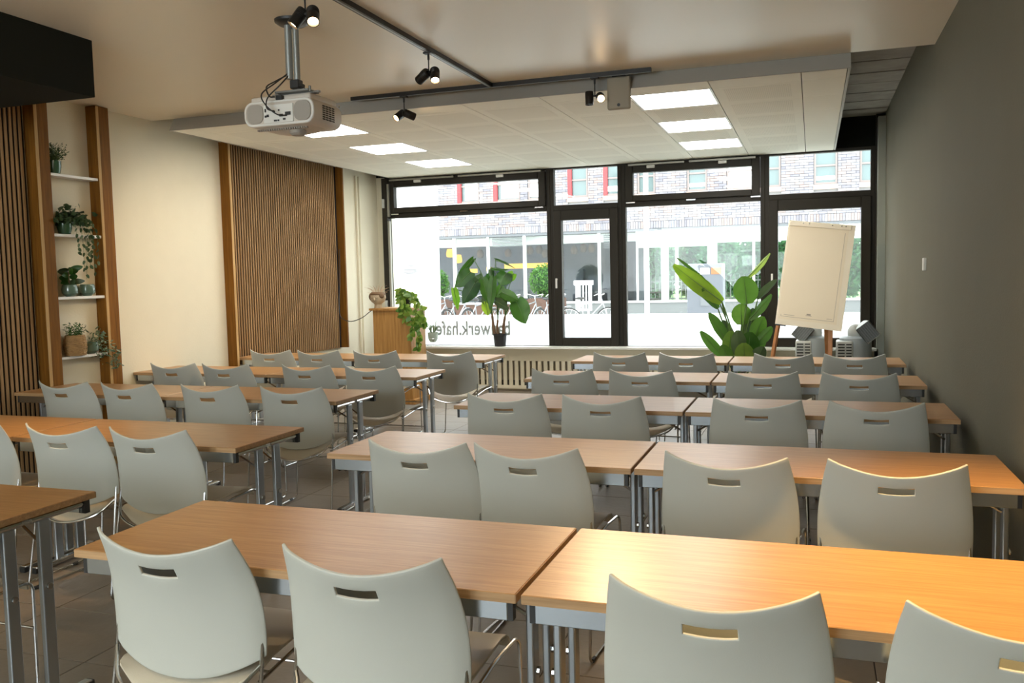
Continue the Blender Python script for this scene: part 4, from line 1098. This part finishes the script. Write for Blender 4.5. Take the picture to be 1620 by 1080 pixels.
# ground floor
MB().box(-16, 6, .02, .10, 2.76, 2.838).build('soffit_edge', M_shopgr, bb)
for x, wd_ in ((-10.88, .10), (-9.73, .08), (-8.51, .09), (-6.13, .08), (-4.97, .05), (-3.79, .07), (-2.81, .18), (-1.6, .06), (.1, .06), (.75, .07)):
    MB().box(x-wd_/2, x+wd_/2, .02, .12, .69, 2.76).build('mullion', M_shop, bb)
MB().box(-11.6, 5, .0, .14, .64, .70).build('base_rail', M_shop, bb)
MB().box(-7.3, 5, .04, .14, -.02, .64).build('low_wall', M_lowwall, bb)
MB().box(-11.6, -7.3, .04, .14, -.02, .64).build('low_wall', M_redwall, bb, )
for a, b_ in ((-11.6, -10.93), (-10.83, -9.77), (-9.69, -8.56), (-8.46, -6.17), (-6.09, -5.0), (-4.95, -3.83), (-3.75, -2.9), (-2.72, -1.63), (-1.57, .07), (.13, .71), (.79, 3)):
    MB().box(a, b_, .06, .075, .70, 2.76).build('shop_pane', M_glass, bb)
MB().box(-5.0, -2.72, .09, .5, 2.28, 2.76).box(-2.72, 4, .09, .5, 2.36, 2.76).build('white_band', M_shop, bb)  # white strip stands in for a pale reflection in the shop panes
MB().box(-11.6, -4.95, .5, .7, 2.50, 2.76).build('white_band', M_shop, bb)
lv = MB()
for k in range(7): lv.box(-8.45, -8.45+.01, .1, .11, 2.5, 2.51); lv.box(-6.0, -5.35, .1, .12, 2.30+k*.06, 2.33+k*.06); lv.box(-9.6, -8.6, .1, .12, 2.45+k*.045, 2.475+k*.045)
lv.build('louvres', M_shopgr, bb)
MB().box(-16, 6, .35, 6, 2.77, 2.84).build('room_ceiling', M_shopgr, bb)
MB().box(-16, -5.6, 5.2, 5.4, 0, 2.77).box(-5.75, -5.6, 3.4, 5.4, 0, 2.77).build('room_wall', M_slate, bb)
MB().box(-16, 6, .2, 6, -.02, .0).build('room_floor', M_lowwall, bb)
MB().box(-9.95, -8.4, 2.2, 2.24, 1.78, 1.94).build('lit_shelf', M_orange, bb)
MB().box(-11.2, -10.9, 1.9, 2.1, 1.66, 1.80).box(-10.5, -10.35, 1.9, 2.1, 1.72, 1.84).build('lit_shelf', M_orange, bb)
MB().box(-2.9, -2.72, .9, 1.08, 0, 2.77).box(-4.5, -4.28, 1.5, 1.7, 0, 2.77).box(-8.1, -7.98, 1.6, 1.7, 0, 2.77).build('columns', M_shop, bb)
MB().box(-9.0, -7.4, 3.0, 3.3, .7, 1.7).box(-7.1, -6.2, 2.5, 2.6, 1.0, 1.5).build('counter', M_slate, bb)
wk = MB().lathe([(.05, .13), (.09, .09), (.12, 0), (.10, -.10), (.06, -.14)], 14).tube([(0, 0, .13), (0, 0, .37)], .006, 5).mesh('pendant_lamp', smooth=True); wk.materials.append(M_wick)
for k, (x, z, lab) in enumerate(((-8.80, 2.36, 'leftmost of the four wicker lamps above the right hedge ball'), (-8.52, 2.38, 'second wicker lamp above the right hedge ball'), (-8.28, 2.24, 'lowest wicker lamp above the right hedge ball'), (-8.05, 2.38, 'wicker lamp above the hedge ball, touching the dark window post'),
        (-7.3, 2.32, 'leftmost wicker lamp seen in the narrow window'), (-7.02, 2.38, 'middle wicker lamp seen in the narrow window'), (-6.72, 2.36, 'right wicker lamp seen in the narrow window'), (-9.6, 2.30, 'lone wicker lamp seen above the sill plant'), (-10.55, 2.3, 'wicker lamp hanging near the amber lamps'))):
    o = link('pendant_lamp', wk, None); o.location = (x, 27.5+.12*(k % 2), z)
    tag(o, lab, 'lamp', 'wicker pendant lamps across the street')
ol = MB().lathe([(.10, .16), (.14, .0), (.12, -.1), (.03, -.12)], 14).mesh('amber_lamp', smooth=True); ol.materials.append(M_orange)
for k, (x, z) in enumerate(((-11.6, 2.32), (-11.32, 2.12))):
    o = link('amber_lamp', ol, None); o.location = (x, 27.4, z)
    tag(o, 'glowing amber lamp across the street, %s of the two by the white pier' % ('upper', 'lower')[k], 'lamp', 'amber lamps across the street')
# greenery outside
def blob(name, c, r_, n, label, cat, m_, leaf=.07, group=None, seed=1, trunk=0):
    e = empty(name, (c[0], c[1], 0), 0, label, cat, group)
    rg = random.Random(seed); mb = MB()
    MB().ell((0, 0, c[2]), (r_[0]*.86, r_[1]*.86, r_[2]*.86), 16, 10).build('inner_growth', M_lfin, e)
    for k in range(n):
        th = rg.uniform(0, 2*PI); ph = math.asin(rg.uniform(-1, 1)); q = rg.uniform(.85, 1.06)
        p = Vector((r_[0]*math.cos(ph)*math.cos(th)*q, r_[1]*math.cos(ph)*math.sin(th)*q, c[2]+r_[2]*math.sin(ph)*q))
        a = Vector((rg.uniform(-1, 1), rg.uniform(-1, 1), rg.uniform(-1, 1))).normalized(); b_ = a.cross(Vector((.3, .5, .8))).normalized()
        mb.quad(p, p+a*leaf, p+a*leaf+b_*leaf*.6, p+b_*leaf*.6)
    o = mb.build('foliage', m_, e); o['kind'] = 'stuff'
    if trunk: MB().tube([(0, 0, -.02), (0, 0, c[2]-r_[2]*.6)], trunk, 8).build('trunk', M_trunk, e)
    return e
blob('clipped_hedge_ball', (-7.08, 23.45, 1.37), (.43, .40, .44), 2200, 'round clipped hedge ball right of the sill plant, across the street', 'hedge', M_hedge, .05, seed=2)
blob('clipped_hedge_ball', (-10.45, 23.45, 1.34), (.42, .40, .44), 1800, 'round clipped hedge ball beside the white wall pier', 'hedge', M_hedge, .05, seed=3)
for x in (-7.08, -10.45):
    o = MB().box(x-.5, x+.5, 23.05, 23.85, -.02, .88).build('hedge_planter', M_redwall); tag(o, 'brown planter box under the %s hedge ball' % ('right' if x > -8 else 'left'), 'planter')
rg = random.Random(77)
TREES = [(-14.0, 42, 'green garden tree seen through the far left of the ground floor'), (-11.7, 43, 'green garden tree seen at the left side of the narrow casement window'),
         (-9.9, 41.5, 'green garden tree seen behind the narrow casement window, right side'), (-8.3, 43, 'green garden tree at the left edge of the third window, behind the lamp post'),
         (-6.9, 41.5, 'green garden tree right of the lamp post in the third window'), (-5.4, 43, 'green garden tree in the middle of the third window'),
         (-4.0, 41.5, 'green garden tree above the kiosk in the third window'), (-2.4, 43, 'green garden tree at the right edge of the third window'),
         (-.6, 41.5, 'green garden tree behind the flipchart board'), (1.4, 43, 'green garden tree right of the flipchart, in the last window')]
for k, (x, y, lab) in enumerate(TREES):
    h = rg.uniform(1.5, 2.1)
    blob('garden_tree', (x, y, h+.2), (rg.uniform(.85, 1.05), .75, h), 2000, lab, 'tree', M_tree, .17, 'garden trees beyond the building', seed=k+60, trunk=.08)
fe = empty('garden_fence', (0, 38.5, 0), 0, 'low white picket fence in the garden beyond the building', 'fence')
pk = MB().box(-.018, .018, 0, .03, 0, 1.36).mesh('picket'); pk.materials.append(M_lowwall)
for k in range(60):
    o = link('picket', pk, None, fe); o.location = (-11.5+k*.19, 0, 0)
MB().box(-11.6, .2, .03, .06, .35, .42).box(-11.6, .2, .03, .06, 1.1, 1.16).build('rail', M_lowwall, fe)
pt = empty('picnic_table', (-6.4, 35.5, 0), .1, 'dark picnic table on the lawn beyond the building', 'table')
MB().box(-.9, .9, -.35, .35, .70, .75).build('tabletop', M_dark, pt)
for s in (-1, 1):
    MB().box(-.9, .9, s*.7-.12, s*.7+.12, .42, .46).build('bench', M_dark, pt)
    MB().tube([(s*.65, -.6, 0), (s*.65, -.15, .70)], .03, 5).tube([(s*.65, .6, 0), (s*.65, .15, .70)], .03, 5).box(s*.65-.03, s*.65+.03, -.75, .75, .38, .42).build('trestle', M_dark, pt)
# street furniture
o = MB().tube([(-3.24, 18, -.02), (-3.24, 18, 6)], .052, 14).build('lamp_post', M_ext, smooth=True); tag(o, 'slim pale lamp post in the street behind the third window', 'post')
ks = empty('grey_kiosk', (-2.29, 20, 0), 0, 'grey payment kiosk with white and orange stickers across the street', 'kiosk')
MB().box(-.40, .40, 0, .5, -.02, 1.70).build('cabinet', M_kiosk, ks, bevel=.02)
MB().box(-.10, .10, -.012, 0, 1.46, 1.60).build('white_sticker', M_white, ks); MB().box(.14, .36, -.012, 0, 1.46, 1.60).build('orange_sticker', M_or, ks)
MB().box(-.16, .22, -.02, 0, 1.05, 1.12).box(-.1, .1, -.015, 0, .75, .95).build('slots', M_shopgr, ks)
def make_bike():
    b = empty('bicycle')
    for s, nm in ((-.52, 'rear_wheel'), (.52, 'front_wheel')):
        wh = MB().tube([(s+.33*math.cos(2*PI*k/28), 0, .35+.33*math.sin(2*PI*k/28)) for k in range(29)], .018, 6)
        wo = wh.build(nm, M_tyre, b, smooth=True)
        sp_ = MB()
        for k in range(14): sp_.tube([(s, 0, .35), (s+.32*math.cos(2*PI*k/14), 0, .35+.32*math.sin(2*PI*k/14))], .003, 3)
        sp_.tube([(s+.305*math.cos(2*PI*k/28), 0, .35+.305*math.sin(2*PI*k/28)) for k in range(29)], .007, 5)
        sp_.build('spokes', M_chrome, wo)
    f = MB()
    for a, c_ in (((-.12, .30), (-.20, .85)), ((-.12, .30), (.36, .78)), ((-.18, .76), (.34, .84)), ((-.52, .35), (-.18, .74)), ((-.52, .35), (-.12, .30)), ((.33, .92), (.52, .35))):
        f.tube([(a[0], 0, a[1]), (c_[0], 0, c_[1])], .016, 6)
    f.build('frame', M_bike, b, smooth=True)
    MB().tube(bez([(.20, -.27, .98), (.36, -.24, 1.04), (.33, 0, 1.0), (.36, .24, 1.04), (.20, .27, .98)], 5), .012, 6).tube([(.33, 0, .9), (.33, 0, 1.01)], .012, 6).build('handlebar', M_chrome, b, smooth=True)
    MB().ell((-.22, 0, .93), (.14, .075, .035), 10, 6).tube([(-.20, 0, .84), (-.21, 0, .92)], .012, 6).build('saddle', M_blk, b, smooth=True)
    MB().tube([(-.52-.38*math.cos(a), 0, .35+.38*math.sin(a)) for a in [k*.17-.3 for k in range(13)]], .014, 4).build('mudguard', M_bike, b)
    return b
b0 = make_bike(); first = True
BK = [(-10.35, 22.0, 1.35, 'bicycle closest to the white wall pier, across the street'), (-9.75, 22.0, 1.3, 'second bicycle right of the white wall pier'),
      (-9.15, 22.0, 1.35, 'third bicycle right of the white wall pier, left of the sill plant leaves'), (-8.5, 22.0, 1.3, 'bicycle seen right behind the left leaves of the sill plant'),
      (-7.75, 22.0, 1.3, 'bicycle seen behind the trunks of the sill plant'), (-7.1, 22.0, 1.35, 'bicycle parked below the right clipped hedge ball'),
      (-6.5, 22.0, 1.3, 'bicycle half hidden by the dark post left of the narrow window'), (-5.45, 21.9, .45, 'bicycle with its wheel in the middle of the narrow casement window')]
for x, y, rz, lab in BK:
    o = b0 if first else copy_tree(b0); first = False
    o.location = (x, y, -.02); o.rotation_euler = (0, 0, rz)
    tag(o, lab, 'bicycle', 'bicycles parked across the street')
cr_ = empty('white_crate_stand', (-5.78, 22.6, 0), 0, 'white framed stand above a bicycle opposite the narrow window', 'stand')
c = MB(); frame_rect(c, -.20, .20, .55, 1.34, .05, 0, .2); c.box(-.24, .24, -.02, .22, 1.24, 1.36).box(-.02, .02, .02, .04, .6, 1.24).box(-.10, -.07, .02, .04, .6, 1.24).box(.07, .10, .02, .04, .6, 1.24).box(-.16, -.12, 0, .04, 0, .55).box(.12, .16, 0, .04, -.02, .55)
c.build('frame', M_ext, cr_)
